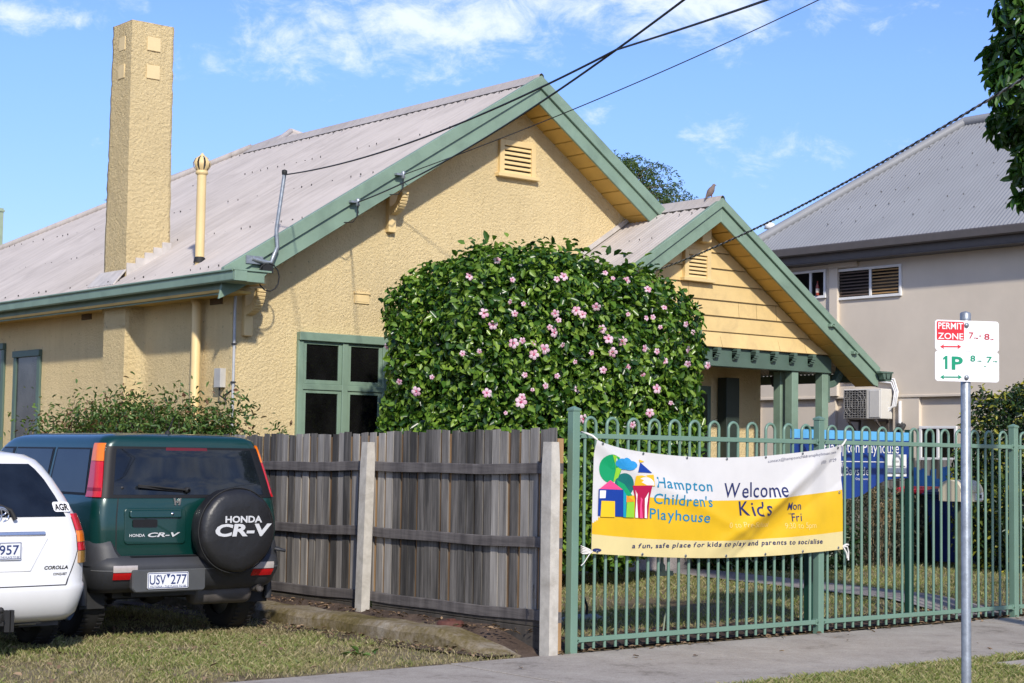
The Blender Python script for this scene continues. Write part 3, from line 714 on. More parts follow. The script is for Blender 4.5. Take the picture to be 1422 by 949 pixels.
gq = atY(1236, 518, PYR)
mb = MB(); P = [[(10.78 - a + .10 - .02, y, gq.z + b + .0) for a, b in gprof] for y in (PYR - .12, 20)]
mb.grid(P, smooth=False, flip=True); mb.add(P[0], [tuple(range(len(gprof)))[::-1]])
mb.box(10.62, 10.90, PYR - .13, PYR - .05, gq.z - .02, gq.z + .005); mb.prism([(10.66, PYR - .12, gq.z), (10.89, PYR - .12, gq.z), (10.87, PYR - .12, gq.z - .11), (10.70, PYR - .12, gq.z - .11)], (0, .09, 0)); mb.build('gutter', M['green_d'], house)
# porch floor, door and shaded wall inside
mb = MB(); mb.box(4.2, 10.2, PYW - .05, YW, .0, .34); mb.build('porch_floor', M['path'], house, bevel=.01)
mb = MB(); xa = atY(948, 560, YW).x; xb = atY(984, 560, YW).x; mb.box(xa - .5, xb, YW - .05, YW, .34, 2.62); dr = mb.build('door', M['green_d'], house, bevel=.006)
mb = MB(); mb.box(xa - .4, xb - .08, YW - .056, YW - .045, .5, 2.5); mb.build('pane', M['pane'], dr)
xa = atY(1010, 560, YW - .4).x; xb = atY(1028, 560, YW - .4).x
mb = MB(); mb.box(xa + .2, xb + .2, YW - .2, YW - .02, .34, 2.75); mb.build('porch_post', plain('shade_darkened_green', (.028, .040, .032), .5), house, bevel=.006)  # post colour darkened to paint the porch shade on it
mb = MB(); mb.box(4.2, 10.1, PYW + .15, YW, BZ1 - .03, BZ1); mb.build('porch_ceiling', M['soffit'], house)
lp = atY(1078, 532, 6.3); mb = MB(); mb.lathe([(.03, .14), (.03, .07), (.09, .06), (.07, -.08), (.03, -.1)], (lp.x, 6.3, lp.z + .03), n=6, smooth=False); mb.build('porch_lamp', M['dark'], house)
# service bracket, conduit mast and insulators on the rake
bp = atY(366, 364, YR - .06); tp = atY(395, 243, YR - .10); kp = atY(380, 345, YR - .08)
mb = MB(); mb.tube([bp + Vector((-.14, .02, .03)), bp, bp + Vector((.10, 0, .0)), kp + Vector((.05, 0, .02)), kp.lerp(tp, .25), tp], [.03, .03, .028, .025, .022, .022], 10)
mb.box(bp.x - .22, bp.x + .0, YR - .05, YR + .02, bp.z - .03, bp.z + .06); mb.lathe([(.028, 0), (.032, .02), (.032, .05), (.01, .06)], tp, n=10, mi=1)
c = bp + Vector((.06, -.02, -.06)); mb.tube([c + Vector((.14 * math.sin(t), 0, -.11 + .16 * math.cos(t))) for t in [i * .5 for i in range(13)]], .008, 6, mi=1)
mb.box(bp.x - .02, bp.x + .12, YR - .08, YR - .02, bp.z - .12, bp.z - .02, 1)
mb.build('service_mast', [M['steel'], M['black']], house)
MAST = tp.copy()
ins = []
for u, v in ((497, 281), (560, 243)):
    p = atY(u, v, YR - .08); ins.append(p); mb = MB(); mb.lathe([(.012, -.05), (.03, -.04), (.018, 0), (.03, .03), (.012, .045)], p, n=10)
    mb.box(p.x - .10, p.x + .015, YR - .09, YR - .0, p.z - .012, p.z + .012); mb.tube([p, p + Vector((0, 0, -.16)), p + Vector((-.05, .02, -.24)), p + Vector((-.16, .1, -.25))], .007, 5, mi=1)
    mb.build('insulator', [M['steel'], M['black']], house)
for u, v in ((1155, 452), (1187, 490)):
    p = atY(u, v, PYR - .03); mb = MB(); mb.box(p.x - .05, p.x + .05, PYR - .055, PYR + .0, p.z - .02, p.z + .02); mb.lathe([(.02, 0), (.02, .04)], p, (0, -1, 0), n=8); mb.build('rake_clip', M['green'], house)
# ================================================================== NEIGHBOUR ON THE RIGHT
NX = 13.8
nb = thing('neighbouring_building', 'two storey grey beige rendered building with grey corrugated hip roof behind the porch', 'building', (NX, 3, 0))
EZ = 5.30
gl = atX(1250, 337, NX - .35)
EZ = gl.z + .06
YC = 11.2
mb = MB(); mb.box(NX, NX + 11, -9, 10.7, 2.66, EZ - .02); mb.build('wall', M['nwall'], nb)
mb = MB(); mb.box(NX + .07, NX + 10.9, -8.9, 10.6, 0, 2.66)
ya = atX(1240, 560, NX).y; yb = atX(1276, 560, NX).y
mb.box(NX + .0, NX + .075, yb, ya, 0, 2.655)
for u0, u1 in ((1046, 1052), (1150, 1160)): mb.box(NX, NX + .075, atX(u1, 560, NX).y, atX(u0, 560, NX).y, 0, 2.655)
mb.build('wall', M['nwall'], nb)
mb = MB(); mb.box(NX - .02, NX + .05, -9, 10.7, 2.64, 2.68); mb.build('wall_band', M['nwall'], nb, bevel=.005)
p = atX(1155, 366, NX); q = atX(1193, 374, NX)
mb = MB(); mb.box(NX - .07, NX, p.y - .18, p.y, 2.68, p.z - .1); mb.box(NX - .07, NX, q.y, p.y + .02, p.z - .1, p.z + .04); mb.build('wall_duct', M['nwall'], nb, bevel=.006)
mb = MB(); mb.box(NX - .36, NX + .02, -9, YC - .1, EZ - .26, EZ - .24); mb.box(NX - .36, NX - .33, -9, YC - .1, EZ - .25, EZ + .02); mb.build('fascia', M['nfascia'], nb)
mb = MB(); mb.box(NX - .47, NX - .34, -9, YC, EZ - .12, EZ + .03); mb.build('gutter', M['nfascia'], nb, bevel=.02)
# hip roof: solve pitch and corner from where the hip ends
tanp = math.tan(R(27)); ex = NX - .42
def hip_pt(tp):
    """point of the hip line (45 deg in plan from the eave corner) seen at the top pixel, for a trial pitch"""
    d = ray(1340, 172); n = Vector((-tp, 0, 1)); k = (EZ + .03 - tp * ex - CAM.dot(n)) / d.dot(n); return CAM + d * k
best = None
for deg in np.arange(16, 40, .25):
    tp = math.tan(R(deg)); d = ray(1340, 172); n = Vector((-tp, 0, 1)); H = CAM + d * ((EZ + .03 - tp * ex - CAM.dot(n)) / d.dot(n))
    d2 = ray(1066, 331); B = CAM + d2 * ((EZ + .03 - tp * ex - CAM.dot(n)) / d2.dot(n))
    e = abs((H.x - B.x) + (H.y - B.y))
    if best is None or e < best[0]: best = (e, deg, H, B, tp)
_, deg, H, B, tanp = best
YCn = H.y + (H.x - ex)
zn = lambda x: EZ + .03 + tanp * (x - ex)
mb = MB(); P = []; pitch = .076; n = 6; y = -9.0
while y < YCn - .05:
    top = H.x if y < H.y else ex + (YCn - y); w = .009 * math.cos(2 * math.pi * y / pitch)
    P.append([(ex, y, zn(ex) + w), (max(ex + .01, top), y, zn(max(ex + .01, top)) + w)]); y += pitch / n
mb.grid(P, flip=True)
for xx in np.linspace(ex + .5, H.x - .2, 7): screws(mb, -6, YCn - (xx - ex) - .2, [xx], zn, .30, keep=.75)
mb.build('roof', [M['nroof'], M['screw_and_shade']], nb)
mb = MB(); mb.add([(H.x, H.y, H.z), (ex, YCn, zn(ex)), (2 * H.x - ex, YCn, zn(ex)), (2 * H.x - ex, -9, zn(ex)), (H.x, -9, H.z)], [(0, 1, 2), (0, 2, 3, 4)]); mb.build('roof', M['nroof'], nb)
mb = MB(); mb.tube([Vector((ex, YCn, zn(ex) + .03)), H + Vector((0, 0, .03))], .09, 8); mb.tube([H + Vector((0, 0, .03)), (H.x, -9, H.z + .03)], .09, 8); mb.build('ridge_capping', M['nroof'], nb)
p = atX(1069, 322, H.x + 1); mb = MB(); mb.lathe([(.05, -1.2), (.05, .05), (.12, .06), (.10, .16), (.02, .2)], (H.x + 1, p.y, p.z), n=10); mb.build('vent_pipe', M['white'], nb)
def nwin(u0, u1, v0, v1, split, blinds, frame=M['white']):
    a = atX(u0, v0, NX); b = atX(u1, v1, NX); y1, y0, z1, z0 = a.y, b.y, a.z, b.z; f = .045; mb = MB()
    for q in ((y0, y1, z1 - f, z1), (y0, y1, z0, z0 + f), (y0, y0 + f, z0 + f, z1 - f), (y1 - f, y1, z0 + f, z1 - f)): mb.box(NX - .04, NX + .0, *q)
    ys = y0 + (y1 - y0) * split; mb.box(NX - .036, NX, ys - f / 2, ys + f / 2, z0 + f, z1 - f)
    o = mb.build('window', frame, nb, bevel=.004)
    mb = MB(); mb.box(NX - .010, NX - .003, y0 + f, y1 - f, z0 + f, z1 - f); mb.build('pane', M['pane'], o)
    if blinds:
        mb = MB(); k = 0; z = z0 + f + .03
        while z < z1 - f - .01:
            for ya_, yb_, mi in ((y0 + f + .01, ys - f / 2 - .01, 0), (ys + f / 2 + .01, y1 - f - .01, 1)): mb.obox((NX - .016, (ya_ + yb_) / 2, z), (.004, 0, .012), (0, (yb_ - ya_) / 2, 0), (.001, 0, -.0003), mi)
            z += .055
        mb.build('blind_slats', [plain('timber_blind', (.33, .20, .08), .6), plain('dark_blind', (.09, .06, .045), .6)], o)
    return o, (y0, y1, z0, z1)
nwin(1163, 1253, 375, 411, .47, True)
o2, (y0, y1, z0, z1) = nwin(1085, 1148, 380, 414, .33, False)
bt = atX(1136, 411, NX - .02); mb = MB(); mb.lathe([(.028, 0), (.03, .02), (.03, .16), (.012, .21), (.012, .25), (.001, .255)], (NX - .035, bt.y, z0 + .05), n=12); mb.lathe([(.0315, .05), (.0315, .12)], (NX - .035, bt.y, z0 + .05), n=12, mi=1)
bo = mb.build('bottle', [plain('amber_bottle', (.30, .05, .03), .2), plain('bottle_label', (.75, .62, .5), .6)], origin=(NX - .035, bt.y, z0 + .05)); tag(bo, 'small reddish bottle with pale label standing on the neighbouring window ledge', 'bottle')
nwin(1278, 1330, 592, 640, .5, False)
# air conditioner on brackets
a = atX(1171, 541, NX - .32); b = atX(1214, 582, NX - .32); ay1, ay0, az1, az0 = a.y, b.y, a.z, b.z
ac = thing('air_conditioner', 'white outdoor air conditioning unit with round fan grille mounted on the beige wall', 'air conditioner', (NX - .17, (ay0 + ay1) / 2, az0))
mb = MB(); mb.box(NX - .32, NX - .02, ay0 - .14, ay1, az0, az1); mb.box(NX - .33, NX - .31, ay0 - .12, ay0 + .10, az0 + .02, az1 - .02)
mb.build('casing', plain('off_white_casing', (.62, .60, .55), .5, var=.05), ac, bevel=.012)
gc = ((ay0 + ay1) / 2 + .06, (az0 + az1) / 2); gr = (az1 - az0) * .46
mb = MB(); mb.box(NX - .326, NX - .318, gc[0] - gr, gc[0] + gr, gc[1] - gr, gc[1] + gr); mb.build('fan_opening', M['dark'], ac)
mb = MB()
for k in range(13):
    z = gc[1] - gr + 2 * gr * k / 12; mb.box(NX - .342, NX - .336, gc[0] - gr, gc[0] + gr, z - .004, z + .004)
for k in range(9):
    y = gc[0] - gr + 2 * gr * k / 8; mb.box(NX - .339, NX - .334, y - .004, y + .004, gc[1] - gr, gc[1] + gr)
for r_ in (.35, .7, 1.0): mb.tube([(NX - .344, gc[0] + gr * r_ * math.cos(t), gc[1] + gr * r_ * math.sin(t)) for t in np.linspace(0, 2 * math.pi, 25)], .004, 5)
mb.build('fan_grille', plain('grey_grille', (.30, .29, .27), .5), ac)
for y in (ay0 - .05, ay1 - .12):
    mb = MB(); mb.box(NX - .33, NX, y, y + .04, az0 - .04, az0 - .005); mb.beam((NX - .30, y + .02, az0 - .04), (NX - .01, y + .02, az0 - .30), .03, .03, up=(0, 1, 0)); mb.box(NX - .02, NX, y, y + .04, az0 - .34, az0 - .04)
    mb.build('wall_bracket', M['nfascia'], ac)
mb = MB()
for k in range(3):
    e = ay0 - .16 - .03 * k; mb.tube([(NX - .12, ay0 - .12, az0 + .12 + .03 * k), (NX - .1, e - .05, az0 + .22), (NX - .06, e - .06, az1 - .05), (NX - .05, e + .02, az1 + .10 + .03 * k), (NX - .04, ay0 + .3, az1 + .16 + .03 * k), (NX - .03, ay1 + .25, az1 + .14 + .03 * k)], .016, 7)
mb.tube([(NX - .03, ay0 - .30, az0 - .9), (NX - .03, ay0 - .30, az1 - .2)], .03, 8); mb.build('pipework', M['white'], ac)
sp = atX(1248, 590, NX - .06); mb = MB(); mb.lathe([(.05, 0), (.05, .03), (.03, .05)], (NX, sp.y, sp.z), (-1, 0, 0), n=12); mb.lathe([(.03, 0), (.045, .05), (.05, .15), (.06, .16)], (NX - .06, sp.y, sp.z), (-.5, -.6, -.4), n=12)
mb.lathe([(.03, 0), (.045, .05), (.05, .15), (.06, .16)], (NX - .06, sp.y - .12, sp.z), (-.6, .1, -.5), n=12)
tag(mb.build('floodlight', M['dark'], origin=(NX, sp.y, sp.z)), 'small dark twin floodlight fixed to the beige wall beside the air conditioner', 'light')

# ================================================================== TIMBER PALING FENCE
FX = -.15
tf = thing('timber_fence', 'weathered grey timber paling fence with three rails along the driveway', 'fence', (FX, 2.6, 0))
mb = MB(); mbb = MB(); y = .03
while y < 9.4:
    w = random.uniform(.098, .108); z1 = 1.80 - .011 * y + random.uniform(-.014, .010); t = random.uniform(-.006, .006); j = random.uniform(-.004, .004)
    mb.prism([(FX - .008 + j, y, .30), (FX - .008 + j, y + w * .93, .30), (FX - .008 + j, y + w * .93 + t, z1), (FX - .008 + j, y + t, z1 + random.uniform(-.008, .008))], (.014, 0, 0))
    e = y + w * .97; mbb.prism([(FX + .010, e - .05, .30), (FX + .010, e + .05, .30), (FX + .010, e + .05, z1 - .03), (FX + .010, e - .05, z1 - .02)], (.012, 0, 0))
    y += w * 1.0 + (random.uniform(.02, .042) if random.random() < .55 else .004)
mb.build('paling_panel', M['paling'], tf); mbb.build('paling_panel', M['paling_b'], tf)
bays = [(-.06, 2.56), (2.56, 5.3), (5.3, 9.4)]
for (y0, y1) in bays:
    for z in (1.48, .885, .30):
        mb = MB(); P = []
        nn_ = 8
        for k in range(nn_ + 1):
            yy = y0 + (y1 - y0) * k / nn_; dz_ = -.006 * yy + .012 * math.sin(k / nn_ * math.pi) * (-1) + .004 * math.sin(yy * 5); h = .042
            P.append([(FX - .048, yy, z + dz_ - h), (FX - .048, yy, z + dz_ + h), (FX - .010, yy, z + dz_ + h), (FX - .010, yy, z + dz_ - h), (FX - .048, yy, z + dz_ - h)])
        mb.grid(P, smooth=False, flip=True); mb.add(P[0][:4], [(0, 1, 2, 3)]); mb.add(P[-1][:4], [(3, 2, 1, 0)])
        mb.build('rail', M['rail'], tf, bevel=.004)
def leaning_post(b, t, w=.11, d=.10):
    mb = MB(); b = Vector(b); t = Vector(t); ax = Vector((d / 2, 0, 0)); ay = Vector((0, w / 2, 0))
    P = []
    for k in range(10):
        c = b.lerp(t, k / 9); s = 1 if k < 9 else .86; P.append([c - ax * s - ay * s, c + ax * s - ay * s, c + ax * s + ay * s, c - ax * s + ay * s, c - ax * s - ay * s])
    mb.grid(P, smooth=False); mb.add(P[-1][:4], [(0, 1, 2, 3)]); return mb.build('post', M['conc'], tf, bevel=.008)
leaning_post((FX - .09, 0.0, -.1), (FX - .09, .0, 1.69), .125)
leaning_post((FX - .09, 2.60, -.1), (FX - .09, 2.545, 1.68))
leaning_post((FX - .09, 5.30, -.1), (FX - .09, 5.30, 1.64)); leaning_post((FX - .09, 8.1, -.1), (FX - .09, 8.1, 1.6))
mb = MB(); mb.box(FX + .022, FX + .085, .05, .13, 0, 1.72); mb.build('post', M['paling_b'], tf)
for (y0, y1) in ((.06, 2.52), (2.66, 5.24), (5.36, 9.4)):
    for z0, z1 in ((.02, .20), (.205, .30)): mb = MB(); mb.box(FX - .035, FX - .0, y0, y1, z0, z1); mb.build('plinth_board', M['plinth'], tf, bevel=.004)
mb = MB(); r_ = [FX - .13, .0, .42]; mb.tube([(FX - .15, .10, .44), (FX - .155, .11, .52), (FX - .15, .12, .55), (FX - .15, .13, .48), (FX - .15, .12, .38)], .004, 5); mb.build('wire_tie', M['dark'], tf)
cp = atX(628, 864, -.32)
mb = MB(); mb.lathe([(.001, .055), (.10, .055), (.115, .04), (.12, 0)], (-.34, cp.y, .13), n=18); mb.box(-.36, -.30, cp.y - .02, cp.y + .02, .18, .20)
tag(mb.build('ground_cap', plain('rusty_iron', (.10, .035, .025), .8, var=.3, scale=30, bmp=.4), origin=(-.34, cp.y, .13)), 'rusty round iron cap on the soil below the timber fence', 'cap')

# ================================================================== GREEN LOOP TOP FENCE
gf = thing('metal_fence', 'sage green loop top steel fence between the footpath and the front garden', 'fence', (3, 0, 0))
posts = [0.0, 3.02, 6.085, 9.1]
for x in posts:
    mb = MB(); mb.box(x - .0375, x + .0375, -.0375, .0375, -.05, 1.945); p = mb.build('post', M['fencegreen'], gf, bevel=.006)
    mb = MB(); mb.box(x - .041, x + .041, -.041, .041, 1.945, 1.962); mb.add([(x - .041, -.041, 1.962), (x + .041, -.041, 1.962), (x + .041, .041, 1.962), (x - .041, .041, 1.962), (x, 0, 1.985)], [(0, 1, 4), (1, 2, 4), (2, 3, 4), (3, 0, 4)]); mb.build('post_cap', M['fencegreen'], p)
loop0 = None
for x0, x1 in zip(posts[:-1], posts[1:]):
    for z in (1.745, .105):
        mb = MB(); mb.box(x0 + .0375, x1 - .0375, -.019, .019, z - .02, z + .02)
        for xe in (x0 + .045, x1 - .045): mb.box(xe - .012, xe + .012, -.026, .026, z - .028, z + .028); mb.lathe([(.008, 0), (.008, .012)], (xe, -.026, z), (0, -1, 0), n=8)
        mb.build('rail', M['fencegreen'], gf, bevel=.003)
    pit = (x1 - x0) / 25
    for k in range(12):
        xa = x0 + pit * (2 * k + 1); rr = pit / 2
        if loop0 is None:
            pts = [(0, 0, .03), (0, 0, 1.0), (0, 0, 1.835)] + [(rr - rr * math.cos(t), 0, 1.835 + rr * math.sin(t)) for t in np.linspace(.25, math.pi - .25, 9)] + [(2 * rr, 0, 1.835), (2 * rr, 0, 1.0), (2 * rr, 0, .03)]
            mb = MB(); mb.tube(pts, .0135, 8); loop0 = mb.build('picket_loop', M['fencegreen'], gf, local=True); loop0.location = (xa - 3, 0, 0)
        else:
            c = loop0.copy(); COL.objects.link(c); c.parent = gf; c.location = (xa - 3, 0, 0)

# ================================================================== BANNER ON THE FENCE
TLc, TRc, BLc, BRc = atY(824, 610, -.05), atY(1168, 618, -.05), atY(820, 769, -.05), atY(1169, 763, -.05)
def bump1(d, s): return math.exp(-(d / s) ** 2)
def bsurf(u, v):
    top = TLc.lerp(TRc, u); bot = BLc.lerp(BRc, u)
    top = top + Vector((0, 0, -.135 * (math.sin(math.pi * min(1, max(0, u)) ** .85) ** .8 if 0 < u < 1 else 0)))
    bot = bot + Vector((0, 0, -.055 * math.sin(math.pi * min(1, max(0, u)))))
    p = bot.lerp(top, v)
    # tension folds running down from the tied corners
    d1 = (u - 1) * .55 - (v - 1) * .42 * .75; d2 = (u * .52 + (v - 1) * .40)
    y = -.012 - .035 * math.sin(math.pi * u) * math.sin(math.pi * v * .9 + .2)
    fade = max(0, min(1, (1 - u) * 4)) * max(0, min(1, u * 8))
    y += -.045 * bump1(d1 + .02, .026) * min(1, (1.02 - u) * 3) * max(0, min(1, (u - .42) * 5)) + .036 * bump1(d1 - .06, .05) * max(0, min(1, (u - .42) * 5))
    y += -.034 * bump1(d2, .034) * max(0, 1 - u * 1.9) + .014 * bump1(d2 - .07, .05) * max(0, 1 - u * 1.9)
    y += -.016 * bump1(u * .9 - .36 + (v - .5) * .55, .035) * max(0, 1 - abs(v - .35) * 2) - .012 * bump1(u - .66 - (v - .4) * .35, .025) * max(0, 1 - abs(v - .3) * 2.2)
    y += .008 * math.sin(u * 21 + v * 5) * v * fade + .004 * math.sin(u * 47 + v * 3) * (1 - v)
    return p + Vector((0, min(y, .002), 0))
def bmap(u, v, lift=.0035):
    e = .004; p = bsurf(u, v); n = (bsurf(u + e, v) - bsurf(u - e, v)).cross(bsurf(u, v + e) - bsurf(u, v - e)).normalized()
    return p + n * lift
bn = thing('banner', 'white and yellow vinyl banner reading Welcome Kids tied to the green fence', 'banner', (1.7, -.05, .7))
M['b_white'] = plain('banner_white_vinyl', (.62, .61, .60), .45, var=.03); M['b_yellow'] = plain('banner_yellow_vinyl', (.70, .43, .010), .45, var=.04); M['b_cream'] = plain('banner_cream_vinyl', (.68, .57, .27), .45, var=.03)
nu, nv = 150, 70
def stripe(i, j):
    u, v = (i + .5) / nu, (j + .5) / nv; h = .575 - .30 * math.exp(-(u / .05) ** 2)
    return 0 if v > h else (1 if v > .175 else 2)
mb = MB(); mb.grid([[bsurf(i / nu, j / nv) for j in range(nv + 1)] for i in range(nu + 1)], mfun=stripe)
mb.grid([[bsurf(i / nu, j / nv) + Vector((0, .003, 0)) for j in range(nv + 1)] for i in range(nu + 1)], flip=True)
mb.build('sheet', [M['b_white'], M['b_yellow'], M['b_cream']], bn)
# zoomed pixel of the photo -> banner coordinates
def topz(x): u = (x - 85) / 1225; return 72 + 26 * u + 68 * math.sin(math.pi * max(0, min(1, u)) ** .85) ** .8 if 0 < u < 1 else 72
def botz(x): u = (x - 85) / 1225; return 640 - 42 * u + 30 * math.sin(math.pi * max(0, min(1, u)))
def zb(x, y, lift=.0035): return bmap((x - 85) / 1225, (botz(x) - y) / (botz(x) - topz(x)), lift)
def bmap2(x0, y0, slope=0.0):
    return lambda x, y: zb(x, y0 - y + slope * (x - x0))
# logo: a little town of rounded shapes
lg = {}
def ellipse(cx, cy, rx, ry, n=28, a0=0, a1=2 * math.pi): return [(cx + rx * math.cos(a0 + (a1 - a0) * i / (n - 1)), cy + ry * math.sin(a0 + (a1 - a0) * i / (n - 1))) for i in range(n)]
logo_cols = [('logo_green', (.0, .30, .11)), ('logo_lime', (.25, .55, .03)), ('logo_sky', (.02, .27, .58)), ('logo_deep_green', (.0, .13, .12)), ('logo_pink', (.75, .06, .22)), ('logo_blue', (.0, .035, .27)),
             ('logo_orange', (.80, .25, .01)), ('logo_gold', (.80, .45, .01)), ('logo_maroon', (.40, .0, .05)), ('logo_white', (.75, .74, .72)), ('logo_turquoise', (.0, .28, .40)), ('logo_yellow', (.78, .50, .012))]
LM = [plain(n, c, .5, var=.02) for n, c in logo_cols]; LI = {n: i for i, (n, c) in enumerate(logo_cols)}
lgm = MB(); lay = [0]
def shape(poly, col):
    lay[0] += 1; l = .003 + .0004 * lay[0]; c = (sum(p[0] for p in poly) / len(poly), sum(p[1] for p in poly) / len(poly))
    vs = [zb(c[0], c[1], l)] + [zb(x, y, l) for x, y in poly]; n = len(poly); lgm.add(vs, [(0, 1 + (i + 1) % n, 1 + i) for i in range(n)], LI[col])
shape(ellipse(153, 214, 46, 71), 'logo_green'); shape([(153, 144), (185, 156), (200, 200), (186, 262), (166, 284), (176, 225), (168, 175)], 'logo_lime')
shape(ellipse(215, 292, 42, 58), 'logo_deep_green'); shape([(182, 270), (215, 290), (250, 345), (215, 350), (190, 318)], 'logo_green')
for e in ((196, 184, 26, 22), (222, 180, 22, 22), (248, 192, 22, 18), (232, 202, 28, 17), (208, 200, 24, 16)): shape(ellipse(*e), 'logo_sky')
shape([(262, 245), (342, 240), (346, 296), (258, 296)], 'logo_gold'); shape(ellipse(302, 292, 40, 40, 20, math.pi, 2 * math.pi), 'logo_white')
shape([(288, 180), (336, 232), (268, 228)], 'logo_blue'); shape([(284, 165), (308, 174), (286, 182)], 'logo_gold')
shape([(250, 296), (334, 292), (326, 352), (318, 458), (262, 455), (262, 360)], 'logo_maroon'); shape([(262, 314), (274, 312), (268, 350), (276, 456), (264, 456)], 'logo_white'); shape([(284, 332), (298, 318), (290, 400), (296, 458), (284, 458)], 'logo_pink'); shape([(304, 318), (322, 300), (312, 400), (314, 458), (304, 456)], 'logo_white')
shape([(106, 318), (208, 318), (211, 452), (106, 450)], 'logo_blue'); shape([(108, 318), (152, 272), (206, 318)], 'logo_pink'); shape([(118, 376), (173, 376), (175, 456), (116, 456)], 'logo_yellow'); shape([(110, 325), (135, 324), (134, 362), (110, 364)], 'logo_white')
shape([(208, 318), (222, 345), (222, 455), (210, 454)], 'logo_turquoise'); shape([(222, 345), (258, 374), (222, 380)], 'logo_orange'); shape([(224, 380), (256, 376), (258, 455), (222, 455)], 'logo_lime')
lgm.build('logo', LM, bn)
def btext(txt, x, y, h, w, slope, mat, name='lettering', bold=.0, shear=.0, wob=.12):
    mb = MB(); write(mb, txt, bmap2(x, y, slope), x, 0, h, width=w, bold=bold, shear=shear, wob=wob); return mb.build(name, mat, bn)
btext('Hampton', 357, 302, 54, 262, .075, M['teal'], bold=.008, wob=.16); btext("Children's", 347, 382, 54, 268, .065, M['teal'], bold=.008, wob=.16); btext('Playhouse', 328, 459, 54, 275, .055, M['teal'], bold=.008, wob=.16)
btext('Welcome', 680, 350, 76, 308, -.012, M['navy'], bold=.004, shear=.15, wob=.2); btext('Kids', 747, 440, 74, 152, .0, M['navy'], bold=.006, wob=.2)
btext('Mon', 1010, 412, 40, 78, -.02, M['navy'], bold=.004, wob=.15); btext('to', 1019, 434, 12, 15, 0, M['navy'], bold=-.01); btext('Fri', 1036, 467, 42, 52, -.02, M['navy'], bold=.004, wob=.15)
M['pale_ink'] = plain('pale_yellow_ink', (.80, .62, .22), .6, var=.03)
btext('0 to Pre-School', 694, 500, 28, 215, -.03, M['pale_ink'], bold=-.006, wob=.1); btext('9:30 to 5pm', 998, 503, 29, 160, -.03, M['pale_ink'], bold=-.006, wob=.1)
btext('a fun, safe place for kids to play and parents to socialise', 258, 608, 24, 936, -.038, M['navy'], bold=.018, shear=.1, wob=.16)
btext('contact@hamptonchildrensplayhouse.com', 904, 181, 15, 372, -.115, M['navy'], bold=-.012, wob=.05); btext('(03)   0729', 1184, 188, 15, 98, -.12, M['navy'], bold=-.012, wob=.05)
mb = MB(); vs = ellipse(107, 622, 20, 9, 18); mb.add([zb(x, y, .004) for x, y in vs], [tuple(range(18))[::-1]]); mb.build('maker_badge', M['navy'], bn)
mb = MB()
for k in range(7):
    for v in (.985, .02):
        u = .02 + .96 * k / 6; c = bmap(u, v, .004); mb.lathe([(.006, 0), (.012, .002), (.013, 0)], c, (0, -1, 0), n=10); mb.lathe([(.001, .0035), (.007, .003)], c, (0, -1, 0), n=8, mi=1)
for v in (.55,): c = bmap(.985, v, .004); mb.lathe([(.006, 0), (.013, .002), (.013, 0)], c, (0, -1, 0), n=10)
mb.build('eyelet', [M['steel'], M['dark']], bn)
M['rope'] = plain('white_rope', (.68, .66, .62), .8)
a = bsurf(.0, .995); b = bsurf(1, .99); c = bsurf(0, .02); d = bsurf(1, .03)
xl = .1208
mb = MB(); mb.tube([a, a + Vector((-.05, 0, .03)), (xl, -.02, a.z + .05), (xl - .02, .02, a.z + .06), (xl + .02, .0, a.z + .045)], .009, 6); mb.build('tie_rope', M['rope'], bn)
mb = MB(); mb.tube([b, b + Vector((.03, 0, .02)), b + Vector((.09, .02, .06))], .009, 6); mb.build('tie_rope', M['rope'], bn)
mb = MB()
for k in range(5): mb.tube([c + Vector((.01, 0, .0)), (xl + .02, -.025, c.z + .01 * k - .02), (xl - .02, -.015, c.z + .014 * k - .02), (xl - .015, .02, c.z - .01 + .012 * k), (xl + .02, .015, c.z + .012 * k)], .006, 5)
mb.tube([c + Vector((.01, 0, 0)), c + Vector((-.03, -.01, -.02)), c + Vector((-.10, -.02, -.09)), c + Vector((-.13, -.02, -.11))], .004, 5); mb.build('tie_rope', M['rope'], bn)
mb = MB(); mb.tube([d, d + Vector((.05, -.01, -.005)), d + Vector((.07, -.01, -.05)), d + Vector((.06, -.015, -.13))], .008, 5); mb.tube([d, d + Vector((.03, -.02, -.06)), d + Vector((.04, -.02, -.11))], .008, 5); mb.tube([d, d + Vector((.05, 0, .015)), d + Vector((.09, .01, .01))], .010, 5); mb.build('tie_rope', M['rope'], bn)

# ================================================================== BLUE NAME SIGN BEHIND THE FENCE
SY = .35
sg = thing('name_sign', 'royal blue sign reading Hampton Playhouse on dark green posts behind the fence', 'sign', (4.1, SY, 0))
sa, sb = atY(1100, 597, SY), atY(1262, 600, SY); X0, X1, Z1 = sa.x, sb.x, (sa.z + sb.z) / 2
zbr = atY(1262, 664, SY).z; zbl = atY(1150, 694, SY).z
mb = MB(); bot = [(X1 - (X1 - X0) * i / 20, SY, zbr - (zbr - zbl) * (1 / (1 + math.exp(-(i / 20 - .33) * 16)))) for i in range(21)]
mb.prism([(X0, SY, Z1 - .085), (X1, SY, Z1 - .085)] + bot, (0, .02, 0)); bd = mb.build('board', M['blue'], sg)
mb = MB(); mb.box(X0, X1, SY, SY + .02, Z1 - .083, Z1); mb.build('stripe', M['sky_blue'], sg)
sm = plane_map((0, SY - .003, 0), (1, 0, 0), (0, 0, 1))
mb = MB(); ta = atY(1147, 633, SY); tb_ = atY(1248, 630, SY); write(mb, 'Hampton Playhouse', sm, ta.x - .03, atY(1200, 629, SY).z, .115, width=tb_.x - ta.x + .03); 
mb.box(X0, atY(1229, 642, SY).x, SY - .003, SY, atY(1200, 642, SY).z, atY(1200, 642, SY).z + .008)
